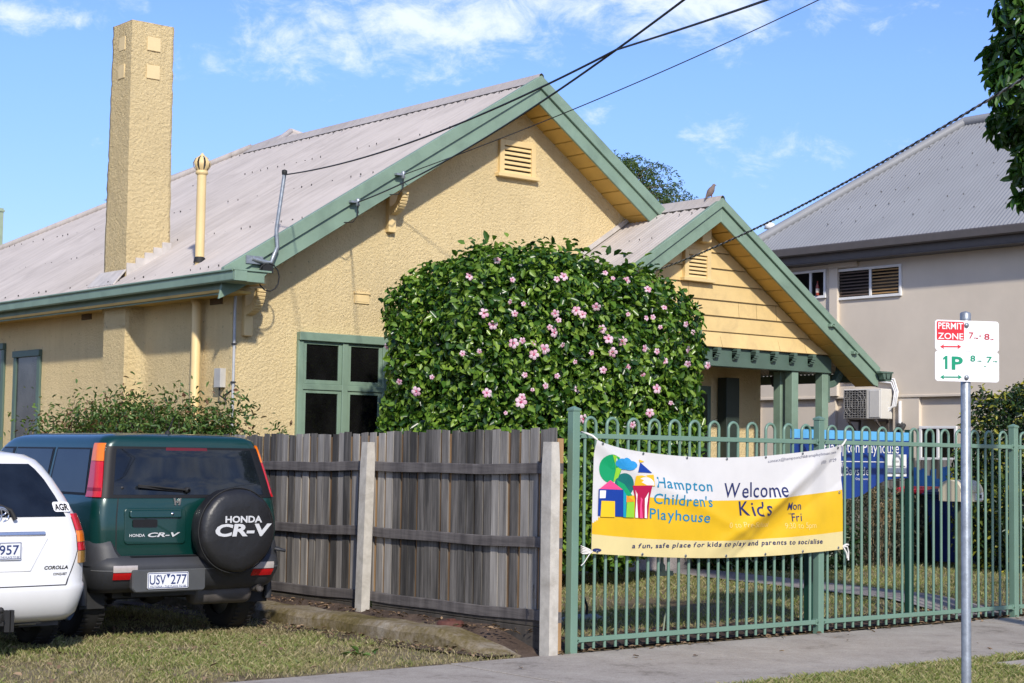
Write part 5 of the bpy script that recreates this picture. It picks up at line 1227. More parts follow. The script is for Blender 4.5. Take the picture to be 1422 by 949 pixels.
# glass
mb = MB(); B.patch(mb, 1.178, 1.605, lambda t: -1.42, lambda t: 1.42, off=.006, np_=36); mb.build('rear_window', M['trimblack'], suv, local=True)
mb = MB(); B.patch(mb, 1.205, 1.585, lambda t: -.97, lambda t: .97, off=.009, np_=30, thick=.004); mb.build('rear_window', M['tint'], suv, local=True)
mb = MB(); B.patch(mb, 1.575, 1.600, lambda t: -.3, lambda t: .3, off=.010, thick=.004); mb.build('brake_light', plain('dark_red_lens', (.10, .004, .008), .2), suv, local=True)
for s in (-1, 1):
    W3 = lambda y: (lambda z: None)
    def sidep(y, z):
        w, y0, y1, r, rf = B.at(z); ya = y0 + B.bow * ((w - r) / w) ** 2 + r; yb = y1 - rf; return 2 + (y - ya) / (yb - ya)
    for nm, ya0, ya1, yb0, yb1 in (('quarter_window', .38, .46, 1.12, 1.12), ('side_window', 1.22, 1.22, 2.04, 2.02), ('side_window', 2.13, 2.10, 2.88, 2.40)):
        z0, z1 = 1.215, 1.575
        mb = MB(); B.patch(mb, z0 - .02, z1 + .015, lambda t: sidep(ya0 + (ya1 - ya0) * t - .02, z0 + (z1 - z0) * t), lambda t: sidep(yb0 + (yb1 - yb0) * t + .03, z0 + (z1 - z0) * t), s, .003); fr = mb.build(nm, M['trimblack'], suv, local=True)
        mb = MB(); B.patch(mb, z0, z1, lambda t: sidep(ya0 + (ya1 - ya0) * t + .01, z0 + (z1 - z0) * t), lambda t: sidep(yb0 + (yb1 - yb0) * t, z0 + (z1 - z0) * t), s, .006, thick=.004); mb.build('pane', M['tint'], fr, local=True)
    mb = MB(); B.patch(mb, 1.185, 1.478, lambda t: 1.42 + .03 * t, lambda t: 2.045 - .012 * t, s, .014, np_=14, thick=.02); tl = mb.build('tail_light', M['lamp_red'], suv, local=True)
    mb = MB(); B.patch(mb, 1.482, 1.630, lambda t: 1.45 + .02 * t, lambda t: 2.033 - .008 * t, s, .014, np_=14, thick=.02); mb.build('indicator', M['lamp_amber'], tl, local=True)
    mb = MB(); B.patch(mb, 1.235, 1.262, lambda t: 1.44, lambda t: 2.04, s, .0155, np_=14, thick=.004); mb.build('lens_band', plain('deep_red_lens', (.25, .0, .01), .2), tl, local=True)
    # mirror, door handle
    mb = MB(); mb.obox((s * .95, 2.62, 1.20), (.09, .02, 0), (0, .05, 0), (0, 0, .075)); mb.build('door_mirror', M['green_car'], suv, local=True, bevel=.03, seg=3)
    for y in (1.28, 2.1): mb = MB(); mb.obox((s * .868, y, 1.05), (.015, 0, 0), (0, .09, 0), (0, 0, .02)); mb.build('door_handle', M['trimblack'], suv, local=True, bevel=.01)
    for y in (.70, 3.40):
        pts = [(s * .868, y + .425 * math.cos(t), .36 + .425 * math.sin(t)) for t in np.linspace(-.15, math.pi + .15, 22)]; mb = MB(); mb.tube(pts, .035, 8); mb.build('wheel_arch_trim', M['bump'], suv, local=True)
# seams of the tailgate
mb = MB()
pl, pr_ = -.915, .93
for p0 in (pl, pr_):
    B.patch(mb, .74, 1.178, lambda t: p0 - .006, lambda t: p0 + .006, off=.0015, np_=1, thick=.004)
B.patch(mb, 1.176, 1.182, lambda t: -1.95, lambda t: 1.95, off=.0015, nz=1, np_=60, thick=.004)
mb.build('panel_gap', M['black'], suv, local=True)
# tailgate handle panel
q0 = lv(175, 706, .05); q1 = lv(257, 755, .05)
mb = MB(); f0 = lambda lift: (lambda x, z: Vector((x, B.pt(z, min(1, abs(x) / (B.at(z)[0] - B.at(z)[3])), 1).y - lift, z)))
mb.prism([f0(.012)(x, z) for x, z in rrect(q0.x, q1.x, q1.z, q0.z, .035)], (0, .03, 0)); mb.build('handle_panel', M['green_car'], suv, local=True, bevel=.006, seg=2)
h0 = lv(182, 709, .04); h1 = lv(252, 719, .04)
mb = MB(); mb.prism([f0(.030)(x, z) for x, z in rrect(h0.x, h1.x, h1.z, h0.z, .018)], (0, .03, 0)); hd = mb.build('tailgate_handle', M['green_car'], suv, local=True, bevel=.008, seg=2)
r0_ = lv(186, 722, .04); r1_ = lv(219, 732, .04); mb = MB(); mb.prism([f0(.0145)(x, z) for x, z in rrect(r0_.x, r1_.x, r1_.z, r0_.z, .012)], (0, .01, 0)); mb.build('handle_recess', M['trimblack'], suv, local=True)
kx = lv(240, 714, .03); mb = MB(); mb.lathe([(.014, 0), (.012, .004), (.001, .005)], f0(.030)(kx.x, kx.z), (0, -1, 0), n=14); mb.build('lock', M['chrome'], hd, local=True)
mb = MB(); a = lv(181, 746, .035); b = lv(202, 746, .035); write(mb, 'HONDA', f0(.0165), a.x, a.z, .024, width=b.x - a.x, bold=.02); a = lv(206, 746, .035); b = lv(250, 746, .035); write(mb, 'CR-V', f0(.0165), a.x, a.z, .036, width=b.x - a.x, bold=.03, shear=.25); mb.build('lettering', M['silver_ink'], suv, local=True)
a = lv(243, 702, .035); b = lv(255, 692, .035)
mb = MB()
for s in (0, 1): x = a.x + (b.x - a.x) * (.12 + .66 * s); mb.obox(f0(.01)(x + (.03 - .06 * s) * .1, (a.z + b.z) / 2), (.0075, 0, 0), (0, .005, 0), ((.005 if s else -.005), 0, (b.z - a.z) / 2))
mb.obox(f0(.01)((a.x + b.x) / 2, (a.z + b.z) / 2), ((b.x - a.x) * .30, 0, 0), (0, .005, 0), (0, 0, .008)); mb.build('badge', M['chrome'], suv, local=True)
# wiper
w0 = lv(262, 681, .05); w1 = lv(195, 674, .05)
mb = MB(); g = lambda p, l: Vector((p.x, B.pt(p.z, min(1, abs(p.x) / .7), 1).y - l, p.z))
mb.tube([g(w0, .03), g(w0.lerp(w1, .5), .045), g(w1, .035)], [.012, .009, .006], 6); e0 = w0.lerp(w1, .15); mb.obox(g(w0.lerp(w1, .55) - Vector((0, 0, .012)), .025), (abs(w1.x - w0.x) * .46, 0, -.02), (0, .006, 0), (0, 0, .009)); mb.lathe([(.025, 0), (.025, .03), (.012, .04)], g(w0, .01), (0, -1, 0), n=12); mb.build('wiper', M['black'], suv, local=True)
ln = lv(175, 678, .05); mb = MB(); mb.lathe([(.014, 0), (.014, .006), (.001, .008)], g(ln, .008), (0, -1, 0), n=10); mb.build('washer_nozzle', M['dark'], suv, local=True)
# antenna
at_ = lv(233, 596, .45); mb = MB(); mb.lathe([(.03, -.02), (.022, .02), (.01, .035)], (at_.x, .45, 1.712), n=12); mb.tube([(at_.x, .45, 1.73), (at_.x + .03, .40, 1.86)], .006, 6); mb.build('aerial', M['black'], suv, local=True)
# rear bumper
K = CarBody([(.40, .80, .10, .50, .16, .02), (.44, .835, .02, .42, .18, .02), (.56, .868, -.055, .40, .20, .02), (.62, .872, -.062, .40, .20, .02), (.64, .868, -.055, .40, .20, .02), (.69, .862, -.02, .40, .19, .02), (.705, .855, .02, .40, .18, .02)], bow=.05)
mb = MB(); K.hull(mb); bump_ = mb.build('bumper', M['bump'], suv, local=True)
mb = MB(); K.patch(mb, .692, .704, lambda t: -.85, lambda t: .85, off=.006, np_=30, nz=2); mb.build('step_pad', M['trimblack'], bump_, local=True)
zt0 = lv(200, 770, -.03).z
mb = MB(); K.patch(mb, .585, .593, lambda t: -1.9, lambda t: 1.9, off=.003, np_=50, nz=1, thick=.005); mb.build('bumper_crease', plain('pale_grey_plastic', (.12, .125, .13), .6), bump_, local=True)  # thin paler strip along the bumper crease
for s in (-1, 1):      # bumper corners climb up beside the tailgate
    mb = MB(); K2 = CarBody([(.60, .876, -.03, 4, .19, .3), (.70, .878, .0, 4, .18, .3), (.79, .876, .03, 4, .17, .3), (.83, .872, .055, 4, .17, .3)], bow=.05)
    K2.patch(mb, .62, .825, lambda t: .90 + .18 * t, lambda t: 2.14 - .03 * t, s, .004, thick=.05); mb.build('bumper_corner', M['bump'], bump_, local=True)
pc = lv(233, 806, -.07)
a = lv(184, 792, -.06); b = lv(285, 820, -.06)
kf = lambda lift: (lambda x, z: Vector((x, K.pt(z, min(1, abs(x) / (K.at(z)[0] - K.at(z)[3])), 1).y - lift, z)))
mb = MB(); yb = K.pt(.56, .2).y - .012
mb.prism([(x, yb, z) for x, z in ((a.x + .0, a.z), (b.x, a.z), (b.x + .0, b.z + .02), (b.x - .02, b.z), (a.x + .03, b.z), (a.x, b.z + .03))], (0, .06, 0)); mb.build('plate_recess', plain('grey_recess_plastic', (.065, .068, .070), .5), bump_, local=True, bevel=.01)
number_plate(suv, pc.x, pc.z, yb - .012, ('USV', '277'), 'VICTORIA - THE PLACE TO BE')
for u0, u1, v0, v1, s in ((150, 180, 786, 806, -1), (0, 0, 0, 0, 1)):
    zz0, zz1 = lv(165, 806, -.02).z, lv(165, 786, -.02).z; zm = (zz0 + zz1) / 2
    for i, (za, zb_, mt) in enumerate(((zz0, zm - .003, M['lamp_red']), (zm + .003, zz1, M['lamp_clear']))):
        mb = MB()
        if s < 0: K.patch(mb, za, zb_, lambda t: .80, lambda t: 1.22, s, .010, nz=3, np_=10)
        else: K.patch(mb, za, zb_, lambda t: .80, lambda t: 1.22, s, .010, nz=3, np_=10)
        mb.build('reflector' if i == 0 else 'reversing_light', mt, bump_, local=True)
tow = lv(371, 770, .1); mb = MB(); mb.tube([(.80, .05, .735), (.86, -.02, .72), (.885, .05, .72), (.885, .16, .735), (.86, .22, .735)], .014, 7); mb.build('side_guard', M['bump'], bump_, local=True)
# underbody, muffler, exhaust, mud flaps
mb = MB(); mb.box(-.60, .60, .30, 4.0, .34, .47); mb.tube([(-.70, .78, .36), (.70, .78, .36)], .05, 10); mb.tube([(-.62, .95, .30), (.1, .7, .33), (.62, .85, .30)], .035, 8); mb.lathe([(.10, -.09), (.13, 0), (.10, .09)], (0.0, .78, .36), (1, 0, 0), n=14); mb.box(-.5, .5, .15, .30, .36, .44); mb.build('underbody', M['dark'], suv, local=True)
mb = MB(); mb.lathe([(.001, -.28), (.095, -.27), (.105, -.24), (.105, .24), (.095, .27), (.001, .28)], (.36, .24, .37), (1, .0, 0), n=18); mb.tube([(.55, .30, .40), (.64, .2, .40), (.66, .06, .40)], .032, 10); mb.lathe([(.035, 0), (.035, .05), (.026, .05), (.026, 0)], (.66, .05, .40), (0, 1, 0), n=14); mb.build('muffler', plain('sooty_steel', (.10, .09, .085), .6, metal=.2, var=.3), suv, local=True)
for s in (-1, 1): mb = MB(); mb.prism([(s * .66, .34, .60), (s * .88, .34, .60), (s * .88, .31, .26), (s * .66, .31, .26)], (0, .012, 0)); mb.build('mud_flap', M['black'], suv, local=True)
# spare wheel in its printed cover
scx = lv(331, 737, -.20); SC = Vector((scx.x, -.20, scx.z)); SRd = .352
mb = MB(); prf_ = [(.001, -.03), (.20, -.035), (.30, -.028), (.335, -.008), (SRd, .03), (SRd + .004, .10), (SRd, .17), (SRd - .03, .215), (.10, .235), (.001, .235)]
n_ = 56; vs = []
for r_, h in prf_:
    for k in range(n_):
        t = 2 * math.pi * k / n_; w_ = 1 + .006 * math.sin(9 * t + 2) * (r_ > .25) + .004 * math.sin(17 * t); vs.append(SC + Vector((r_ * w_ * math.cos(t), h + .006 * math.sin(5 * t) * (r_ > .3), r_ * w_ * math.sin(t))))
fs = []
for i in range(len(prf_) - 1):
    for k in range(n_): k2 = (k + 1) % n_; fs.append((i * n_ + k, (i + 1) * n_ + k, (i + 1) * n_ + k2, i * n_ + k2))
mb.add(vs, [f[::-1] for f in fs], 0, True); sw = mb.build('spare_wheel_cover', plain('black_vinyl', (.014, .014, .015), .42, var=.15, scale=9, bmp=.35, bscale=16), suv, local=True)
def cov(x, z): return SC + Vector((x, -.0415, z))
ia = lv(300, 721, -.24); ib = lv(372, 721, -.24)
mb = MB(); a = lv(313, 726, -.24); b = lv(364, 724, -.24); write(mb, 'HONDA', lambda x, z: Vector((x, SC.y - .040, z)), a.x, a.z, .055, width=b.x - a.x, bold=.035)
a = lv(299, 744, -.24); b = lv(377, 744, -.24); write(mb, 'CR-V', lambda x, z: Vector((x, SC.y - .040, z)), a.x, a.z - .005, .10, width=b.x - a.x, bold=.04, shear=.12); mb.build('lettering', M['silver_ink'], sw, local=True)
mb = MB(); mb.tube([SC + Vector(((SRd + .006) * math.cos(t), .03, (SRd + .006) * math.sin(t))) for t in np.linspace(0, 2 * math.pi, 49)], .006, 5); mb.build('piping', M['black'], sw, local=True)
mb = MB(); mb.box(SC.x - .10, SC.x + .10, SC.y + .2, .12, SC.z - .12, SC.z + .12); mb.build('spare_wheel_carrier', M['dark'], suv, local=True)

# ---------------------------------------------------------------- white station wagon
WX, WY, WH = -4.02, 1.93, 90.5
wag = thing('station_wagon', 'white station wagon with a tow bar parked beside the green off-road car', 'car', (WX, WY, 0), R(WH - 90))
WI = WM[wag.name].inverted()
def lw(u, v, c):
    o = WI @ CAM; d = (WI.to_3x3() @ ray(u, v)); return o + d * ((c - o.y) / d.y)
G = CarBody([(.26, .74, .12, 4.15, .2, .3), (.32, .79, .04, 4.2, .24, .35), (.42, .815, .0, 4.24, .26, .4), (.50, .838, -.012, 4.25, .27, .45), (.535, .84, -.005, 4.25, .27, .45), (.555, .838, .012, 4.22, .27, .45), (.66, .838, .03, 4.2, .25, .45), (.80, .836, .055, 4.1, .22, .4), (.92, .826, .085, 3.6, .20, .4), (1.02, .80, .12, 3.1, .19, .35), (1.06, .785, .135, 3.0, .18, .3),
             (1.20, .735, .235, 2.75, .16, .3), (1.34, .675, .345, 2.5, .15, .3), (1.435, .625, .42, 2.35, .16, .3), (1.485, .585, .44, 2.25, .2, .3), (1.525, .52, .48, 2.1, .24, .3), (1.55, .38, .62, 1.9, .24, .3), (1.558, .1, .9, 1.5, .05, .05)], bow=.06)
M['white_car'] = carpaint('white_car_paint', (.70, .70, .69), .25, 0, .02, dusty=.08)
mb = MB(); G.hull(mb); body = mb.build('body', M['white_car'], wag, local=True)
cuts = []
for y in (.85, 3.42):
    for x0, x1 in ((-1.0, -.55), (.55, 1.0)): cuts.append(cutter(x0, x1, y, .30, .345))
for c in cuts: c.matrix_world = WM[wag.name]
apply_cuts(body, cuts)
for y in (.85, 3.42):
    for s in (-1, 1): wheel_parts(wag, s * .735, y, .295, .18, s, M['alloy'])
mb = MB(); G.patch(mb, 1.055, 1.455, lambda t: -1.10 + .06 * t, lambda t: 1.10 - .06 * t, off=.006, np_=26); mb.build('rear_window', M['tint_b'], wag, local=True)
for s in (-1, 1):
    def sidep2(y, z):
        w, y0, y1, r, rf = G.at(z); ya = y0 + G.bow * ((w - r) / w) ** 2 + r; yb = y1 - rf; return 2 + (y - ya) / (yb - ya)
    for nm, a0, a1, b0, b1 in (('quarter_window', .62, .78, 1.25, 1.22), ('side_window', 1.34, 1.32, 2.02, 1.98), ('side_window', 2.12, 2.06, 2.62, 2.14)):
        mb = MB(); G.patch(mb, 1.06, 1.39, lambda t: sidep2(a0 + (a1 - a0) * t, 1.06 + .33 * t), lambda t: sidep2(b0 + (b1 - b0) * t, 1.06 + .33 * t), s, .005); mb.build(nm, M['tint'], wag, local=True)
    zA, zB = .70, 1.075
    tl = None
    for k, (za, zb_, mt, nm) in enumerate(((zA + .25, zB, M['lamp_red'], 'tail_light'), (zA + .16, zA + .245, M['lamp_amber'], 'indicator'), (zA + .095, zA + .155, M['lamp_red'], 'reflector'), (zA, zA + .09, M['lamp_dull'], 'reversing_light'))):
        mb = MB(); G.patch(mb, za, zb_, lambda t: 1.34, lambda t: 2.05, s, .016, thick=.03); o = mb.build(nm, mt, tl or wag, local=True); tl = tl or o
gf0 = lambda lift: (lambda x, z: Vector((x, G.pt(z, min(1.6, abs(x) / (G.at(z)[0] - G.at(z)[3])), 1).y - lift, z)))
# tailgate: chrome strip, plate, emblem, wiper, sticker, gaps
mb = MB()
for z0, z1, a, b in ((.536, .544, -1.05, 1.05),): G.patch(mb, z0, z1, lambda t: a, lambda t: b, off=.002, nz=1, np_=40, thick=.004)
for s in (-1, 1): G.patch(mb, .54, 1.05, lambda t: 1.05 + .26 * min(1, t * 2), lambda t: 1.065 + .26 * min(1, t * 2), s, .002, np_=1, thick=.004)
mb.build('panel_gap', M['dark'], wag, local=True)
a = lw(-60, 742, .07); b = lw(65, 748, .07)
mb = MB(); mb.prism([gf0(.020)(x, z) for x, z in rrect(a.x, b.x, a.z - .022, a.z + .008, .012)], (0, .03, 0)); mb.build('tailgate_strip', M['chrome'], wag, local=True, bevel=.006, seg=2)
a = lw(-62, 732, .07); b = lw(67, 785, .07)
mb = MB(); mb.prism([gf0(.010)(x, z) for x, z in ((a.x, a.z), (b.x, a.z - .0), (b.x - .0, a.z - .10), (b.x - .16, b.z - .04), (a.x + .16, b.z - .04), (a.x, a.z - .10))], (0, .02, 0)); mb.build('plate_recess', M['white_car'], wag, local=True, bevel=.006, seg=2)
pr = lw(30, 765, .03)
number_plate(wag, pr.x - .186, pr.z, gf0(.03)(0, pr.z).y, '957', 'THE PLACE TO BE', partial=True)
em = lw(3, 716, .1); 
mb = MB(); ec = gf0(.014)(em.x - .02, em.z)
def ering(cx, cz, rx, rz, r): mb.tube([ec + Vector((cx + rx * math.cos(t), 0, cz + rz * math.sin(t))) for t in np.linspace(0, 2 * math.pi, 25)], r, 6)
ering(0, 0, .085, .06, .009); ering(0, 0, .028, .056, .008); ering(0, .022, .062, .026, .008); mb.build('badge', M['chrome'], wag, local=True)
mb = MB(); a = lw(61, 791, .05); b = lw(95, 791, .05); write(mb, 'COROLLA', gf0(.004), a.x, a.z, .026, width=b.x - a.x, bold=.03, shear=.25); a = lw(73, 798, .05); b = lw(93, 798, .05); write(mb, 'CONQUEST', gf0(.004), a.x, a.z - .005, .018, width=b.x - a.x, bold=.02, shear=.2); mb.build('lettering', M['trimblack'], wag, local=True)
mb = MB(); a = lw(76, 711, .17); b = lw(100, 711, .17); sk = lambda x, z: gf0(.012)(x, z)
xs = rrect(a.x, b.x, a.z, a.z + .075, .02); mb.add([gf0(.0095)(x, z) for x, z in xs], [tuple(range(len(xs)))]); st = mb.build('sticker', M['white'], wag, local=True)
mb = MB(); write(mb, 'AGR', sk, a.x + .012, a.z + .012, .050, width=b.x - a.x - .025, bold=.035); mb.build('lettering', M['trimblack'], st, local=True)
w0 = lw(20, 722, .12); w1 = lw(-60, 700, .2); mb = MB(); mb.tube([gf0(.03)(w0.x, w0.z - .0), gf0(.05)(w0.x - .03, w0.z + .07), gf0(.04)(w0.x - .16, w0.z + .13), gf0(.03)(w0.x - .5, w0.z + .15)], [.018, .016, .012, .006], 8); mb.build('wiper', M['black'], wag, local=True)
# tow bar
mb = MB(); mb.box(-.55, .45, .14, .20, .245, .295); mb.box(-.03, .03, -.14, .2, .27, .30); mb.box(.09, .13, -.02, .12, .21, .37); mb.box(.14, .165, -.02, .12, .21, .37); mb.tube([(0, -.12, .285), (0, -.15, .33), (0, -.15, .36)], .018, 8); mb.lathe([(.001, -.025), (.018, -.018), (.025, 0), (.018, .018), (.001, .025)], (0, -.15, .385), n=14)
mb.tube([(.2, .17, .255), (.42, .17, .255)], .02, 8, mi=1); mb.build('tow_bar', [M['black'], M['steel']], wag, local=True)
mb = MB(); mb.box(-.62, .62, .35, 3.9, .2, .34); mb.tube([(-.66, .85, .29), (.66, .85, .29)], .04, 8); mb.box(.3, .62, .2, .4, .22, .32); mb.build('underbody', M['dark'], wag, local=True)
# ================================================================== PLANTS
def leaf_cloud(P, Nn, size, aspect=.5, spread=.9, droop=.0, fold=.18, var=.35):
    """six-cornered leaves folded along the midrib at points P, facing roughly along Nn"""
    n = len(P); d = Nn + rng.normal(0, spread, (n, 3)); d[:, 2] += .25; d /= np.linalg.norm(d, axis=1)[:, None]
    t = rng.normal(0, 1, (n, 3)); t[:, 2] -= droop; t -= (t * d).sum(1)[:, None] * d; t /= np.linalg.norm(t, axis=1)[:, None] + 1e-9
    s = np.cross(d, t); L = size * (1 + rng.uniform(-var, var, n))[:, None]; Wd = L * aspect * .5
    V = np.empty((n, 6, 3)); lift = d * L * fold
    V[:, 0] = P; V[:, 1] = P + t * L * .32 + s * Wd + lift * .9; V[:, 2] = P + t * L * .72 + s * Wd * .72 + lift * .6
    V[:, 3] = P + t * L - d * L * .08; V[:, 4] = P + t * L * .72 - s * Wd * .72 + lift * .6; V[:, 5] = P + t * L * .32 - s * Wd + lift * .9
    b = np.arange(n)[:, None] * 6; F = np.concatenate([b + np.array([[0, 1, 2, 3]]), b + np.array([[3, 4, 5, 0]])], 0)
    return V.reshape(-1, 3), F
def blob_points(n, c, r, shell=.3, pw=2.6, lump=.14, zcut=None, seed=0):
    """points in the outer shell of a lumpy rounded box; returns points and outward normals"""
    out = []; nor = []
    c = np.array(c); r = np.array(r)
    d = rng.normal(0, 1, (n * 2, 3)); d /= np.linalg.norm(d, axis=1)[:, None]
    k = (np.abs(d) ** pw).sum(1) ** (-1 / pw)
    nn = np.sign(d) * np.abs(d) ** (pw - 1) / r; nn /= np.linalg.norm(nn, axis=1)[:, None]
    lum = np.array([noise.noise(Vector(x * 2.6 + seed)) * lump + noise.noise(Vector(x * 6.5 + seed + 9)) * lump * .6 for x in d])
    rad = 1 + lum - shell * rng.random(n * 2) ** 1.6
    P = c + d * k[:, None] * rad[:, None] * r
    ok = np.ones(len(P), bool) if zcut is None else P[:, 2] > zcut
    return P[ok][:n], nn[ok][:n]
def twigs(mb, base, tips, r0=.03, r1=.006):
    for t in tips:
        b = Vector(base) + Vector((random.uniform(-.1, .1), random.uniform(-.1, .1), 0)); t = Vector(t); m_ = b.lerp(t, .5) + Vector((random.uniform(-.1, .1), random.uniform(-.1, .1), .1))
        mb.tube([b, m_, t], [r0, (r0 + r1) / 2, r1], 6)
# ---- the big hibiscus
hc = np.array((3.82, 4.75, 2.08)); hr = np.array((1.95, 1.08, 1.76))
hib = thing('hibiscus_bush', 'big rounded dark green hibiscus bush covered in pink flowers before the gable window', 'bush', (hc[0], hc[1], .1))
P, Nn = blob_points(50000, hc, hr, .17, 4.0, .10, .25)
V, F = leaf_cloud(P, Nn, .085, .60, .85, .7)
P2, N2 = blob_points(9000, hc, hr * .86, .5, 4.0, .1, .25); V2, F2 = leaf_cloud(P2, N2, .14, .7, 1.0, .5)
sp_pts = []
for k in range(70):        # young shoots sticking out of the clipped outline
    a = random.uniform(0, 2 * math.pi); e = random.uniform(.1, 1.0)
    d = Vector((math.cos(a) * math.cos(e * 1.4), math.sin(a) * math.cos(e * 1.4), math.sin(e * 1.4) + .3)); q = np.array(d); kk = (np.abs(q) ** 4).sum() ** (-1 / 4)
    b0 = hc + q * kk * hr * .98
    for i in range(9): sp_pts.append(b0 + np.array((random.gauss(0, .035), random.gauss(0, .035), .035 * i * random.uniform(.5, 1.1))))
for u, v in ((655, 352), (712, 352), (742, 362), (868, 372), (640, 368)):
    p = atY(u, v, 4.2)
    for i in range(16): sp_pts.append(np.array((p.x + random.gauss(0, .05), p.y + random.gauss(0, .05), p.z - .02 * i + .05)))
SPP = np.array(sp_pts); V3, F3 = leaf_cloud(SPP, np.tile([0, 0, 1.], (len(SPP), 1)), .10, .55, .6, -.6)
np_mesh('foliage', np.concatenate([V, V2, V3]), np.concatenate([F, F2 + len(V), F3 + len(V) + len(V2)]), M['hib_leaf'], hib)
mb = MB(); twigs(mb, (hc[0], hc[1], .05), [hc + np.array((random.uniform(-1, 1) * 1.7, random.uniform(-.8, .8), random.uniform(-.6, 1.2))) for _ in range(14)], .06, .012); mb.build('stem', M['bark'], hib)
# pink flowers where the photo shows them
fz = [(393, 170, 1.0), (516, 97, .9), (457, 322, 1.2), (498, 368, 1.1), (560, 267, .7), (587, 320, .8), (578, 180, .7), (624, 281, .6), (667, 445, .8), (585, 447, 1.2), (618, 432, .8), (713, 468, 1.25), (672, 495, 1.2), (745, 400, 1.2), (737, 378, .7), (757, 318, 1.0), (772, 352, .7), (850, 312, 1.15), (872, 328, 1.0),
      (790, 170, 1.1), (761, 180, .8), (783, 447, .7), (841, 522, .6), (906, 486, .7), (932, 288, 1.1), (967, 155, .7), (1058, 184, 1.0), (1145, 224, 1.0), (998, 177, .6), (952, 386, 1.1), (980, 432, 1.25), (1040, 437, 1.25), (1003, 482, 1.25), (1135, 342, .7), (1166, 337, .7), (1214, 302, .8), (1301, 364, .8),
      (1126, 466, 1.0), (1181, 479, .8), (1216, 521, .9), (1305, 468, 1.1), (1313, 530, .9), (1332, 400, .7), (1392, 536, 1.0), (1124, 580, .9), (1060, 546, .8), (959, 558, .9), (843, 641, .9), (769, 583, .7), (712, 624, .8), (629, 579, .7), (614, 695, 1.4), (620, 672, .9), (472, 655, 1.1), (369, 488, .7), (441, 476, .6), (180, 645, 1.2), (109, 604, .8),
      (60, 455, .8), (244, 587, .6), (663, 643, .5), (1180, 638, 1.2), (1241, 694, .6), (1157, 738, 1.1), (872, 760, 1.2), (1080, 785, .9), (1203, 380, .6), (1064, 325, .6), (549, 738, .5)]
def flower_mesh():
    mb = MB()
    for k in range(5):
        a = k * 2 * math.pi / 5; d = Vector((math.cos(a), math.sin(a), 0)); s = Vector((-d.y, d.x, 0)); rows = []
        for r_, w, z in ((.006, .006, 0), (.022, .016, .012), (.040, .024, .016), (.056, .022, .010), (.066, .010, .002)): rows.append([d * r_ - s * w + Vector((0, 0, z - .004)), d * r_ + Vector((0, 0, z + .004)), d * r_ + s * w + Vector((0, 0, z))])
        mb.grid(rows, 0, True)
    mb.lathe([(.016, .006), (.012, .014), (.001, .016)], n=10, mi=1); mb.tube([(0, 0, 0), (.004, 0, .03), (.012, 0, .055)], [.003, .0025, .004], 5, mi=2)
    return mb
fl0 = None
for x, y, sc in fz:
    u, v = 520 + x / 1422 * 470, 330 + y / 877 * 290
    d = ray(u, v); best = None
    for t in np.linspace(14, 26, 241):      # first point of the view line that lies inside the bush
        q = CAM + d * t; e = (np.abs((np.array(q) - hc) / hr) ** 4.0).sum()
        if e < 1.10: best = q; break
    if best is None: best = CAM + d * min(np.linspace(14, 26, 241), key=lambda t: (np.abs((np.array(CAM + d * t) - hc) / hr) ** 4.0).sum())
    q = np.array(best); nn_ = np.sign(q - hc) * np.abs((q - hc) / hr) ** 2 / hr; nn_ = Vector(nn_).normalized()
    ax = (nn_ * .5 + (CAM - best).normalized() * .6 + Vector((random.gauss(0, .25), random.gauss(0, .25), random.gauss(0, .2)))).normalized()
    if fl0 is None: fl0 = flower_mesh().build('flower', [M['petal'], M['petal_c'], M['pistil']], hib, local=True); f_ = fl0
    else: f_ = fl0.copy(); COL.objects.link(f_); f_.parent = hib
    f_.location = Vector(best) + ax * .03 - Vector((hc[0], hc[1], .1)); f_.rotation_euler = (ax.to_track_quat('Z', 'Y') @ Matrix.Rotation(random.uniform(0, 6), 3, 'Z').to_quaternion()).to_euler(); f_.scale = (sc * .72,) * 3
# ---- straggly shrub along the side wall
sh = thing('side_shrub', 'straggly bright green shrub with reddish tips growing between the fence and house wall', 'shrub', (.3, 8.6, .1))
ptsA = []; norA = []
for k in range(56):
    y = random.uniform(6.2, 10.2); x = random.uniform(-.05, .6); topz = atX(200, 560, .3).z * 0 + 1.86 + .22 * noise.noise((y * 1.3, 2, 3)) - .05 * abs(y - 8.6) + random.uniform(-.35, .08)
    c = np.array((x, y, topz)); n_ = 280; q = c + rng.normal(0, 1, (n_, 3)) * np.array((.16, .24, .17)); ptsA.append(q); norA.append(rng.normal(0, .5, (n_, 3)) + [0, 0, .8])
for u, v in ((345, 560), (300, 575), (390, 590), (160, 553), (185, 545), (235, 548), (260, 552), (100, 570), (130, 562), (330, 545)):
    p = atX(u, v, .3); n_ = 34; q = np.array(p) + rng.normal(0, 1, (n_, 3)) * np.array((.04, .07, .09)) - np.array((0, 0, .08)); ptsA.append(q); norA.append(rng.normal(0, .6, (n_, 3)) + [0, 0, .5])
V, F = leaf_cloud(np.concatenate(ptsA), np.concatenate(norA), .066, .38, .7, .9); np_mesh('foliage', V, F, M['shrub_leaf'], sh)
mb = MB()
for k in range(40):
    y = random.uniform(6.5, 9.9); x = random.uniform(.0, .6); mb.tube([(x, y, .1), (x + random.uniform(-.1, .1), y + random.uniform(-.2, .2), 1.3), (x + random.uniform(-.2, .1), y + random.uniform(-.35, .35), random.uniform(1.8, 2.2))], [.014, .009, .003], 5)
mb.build('stem', M['bark'], sh)
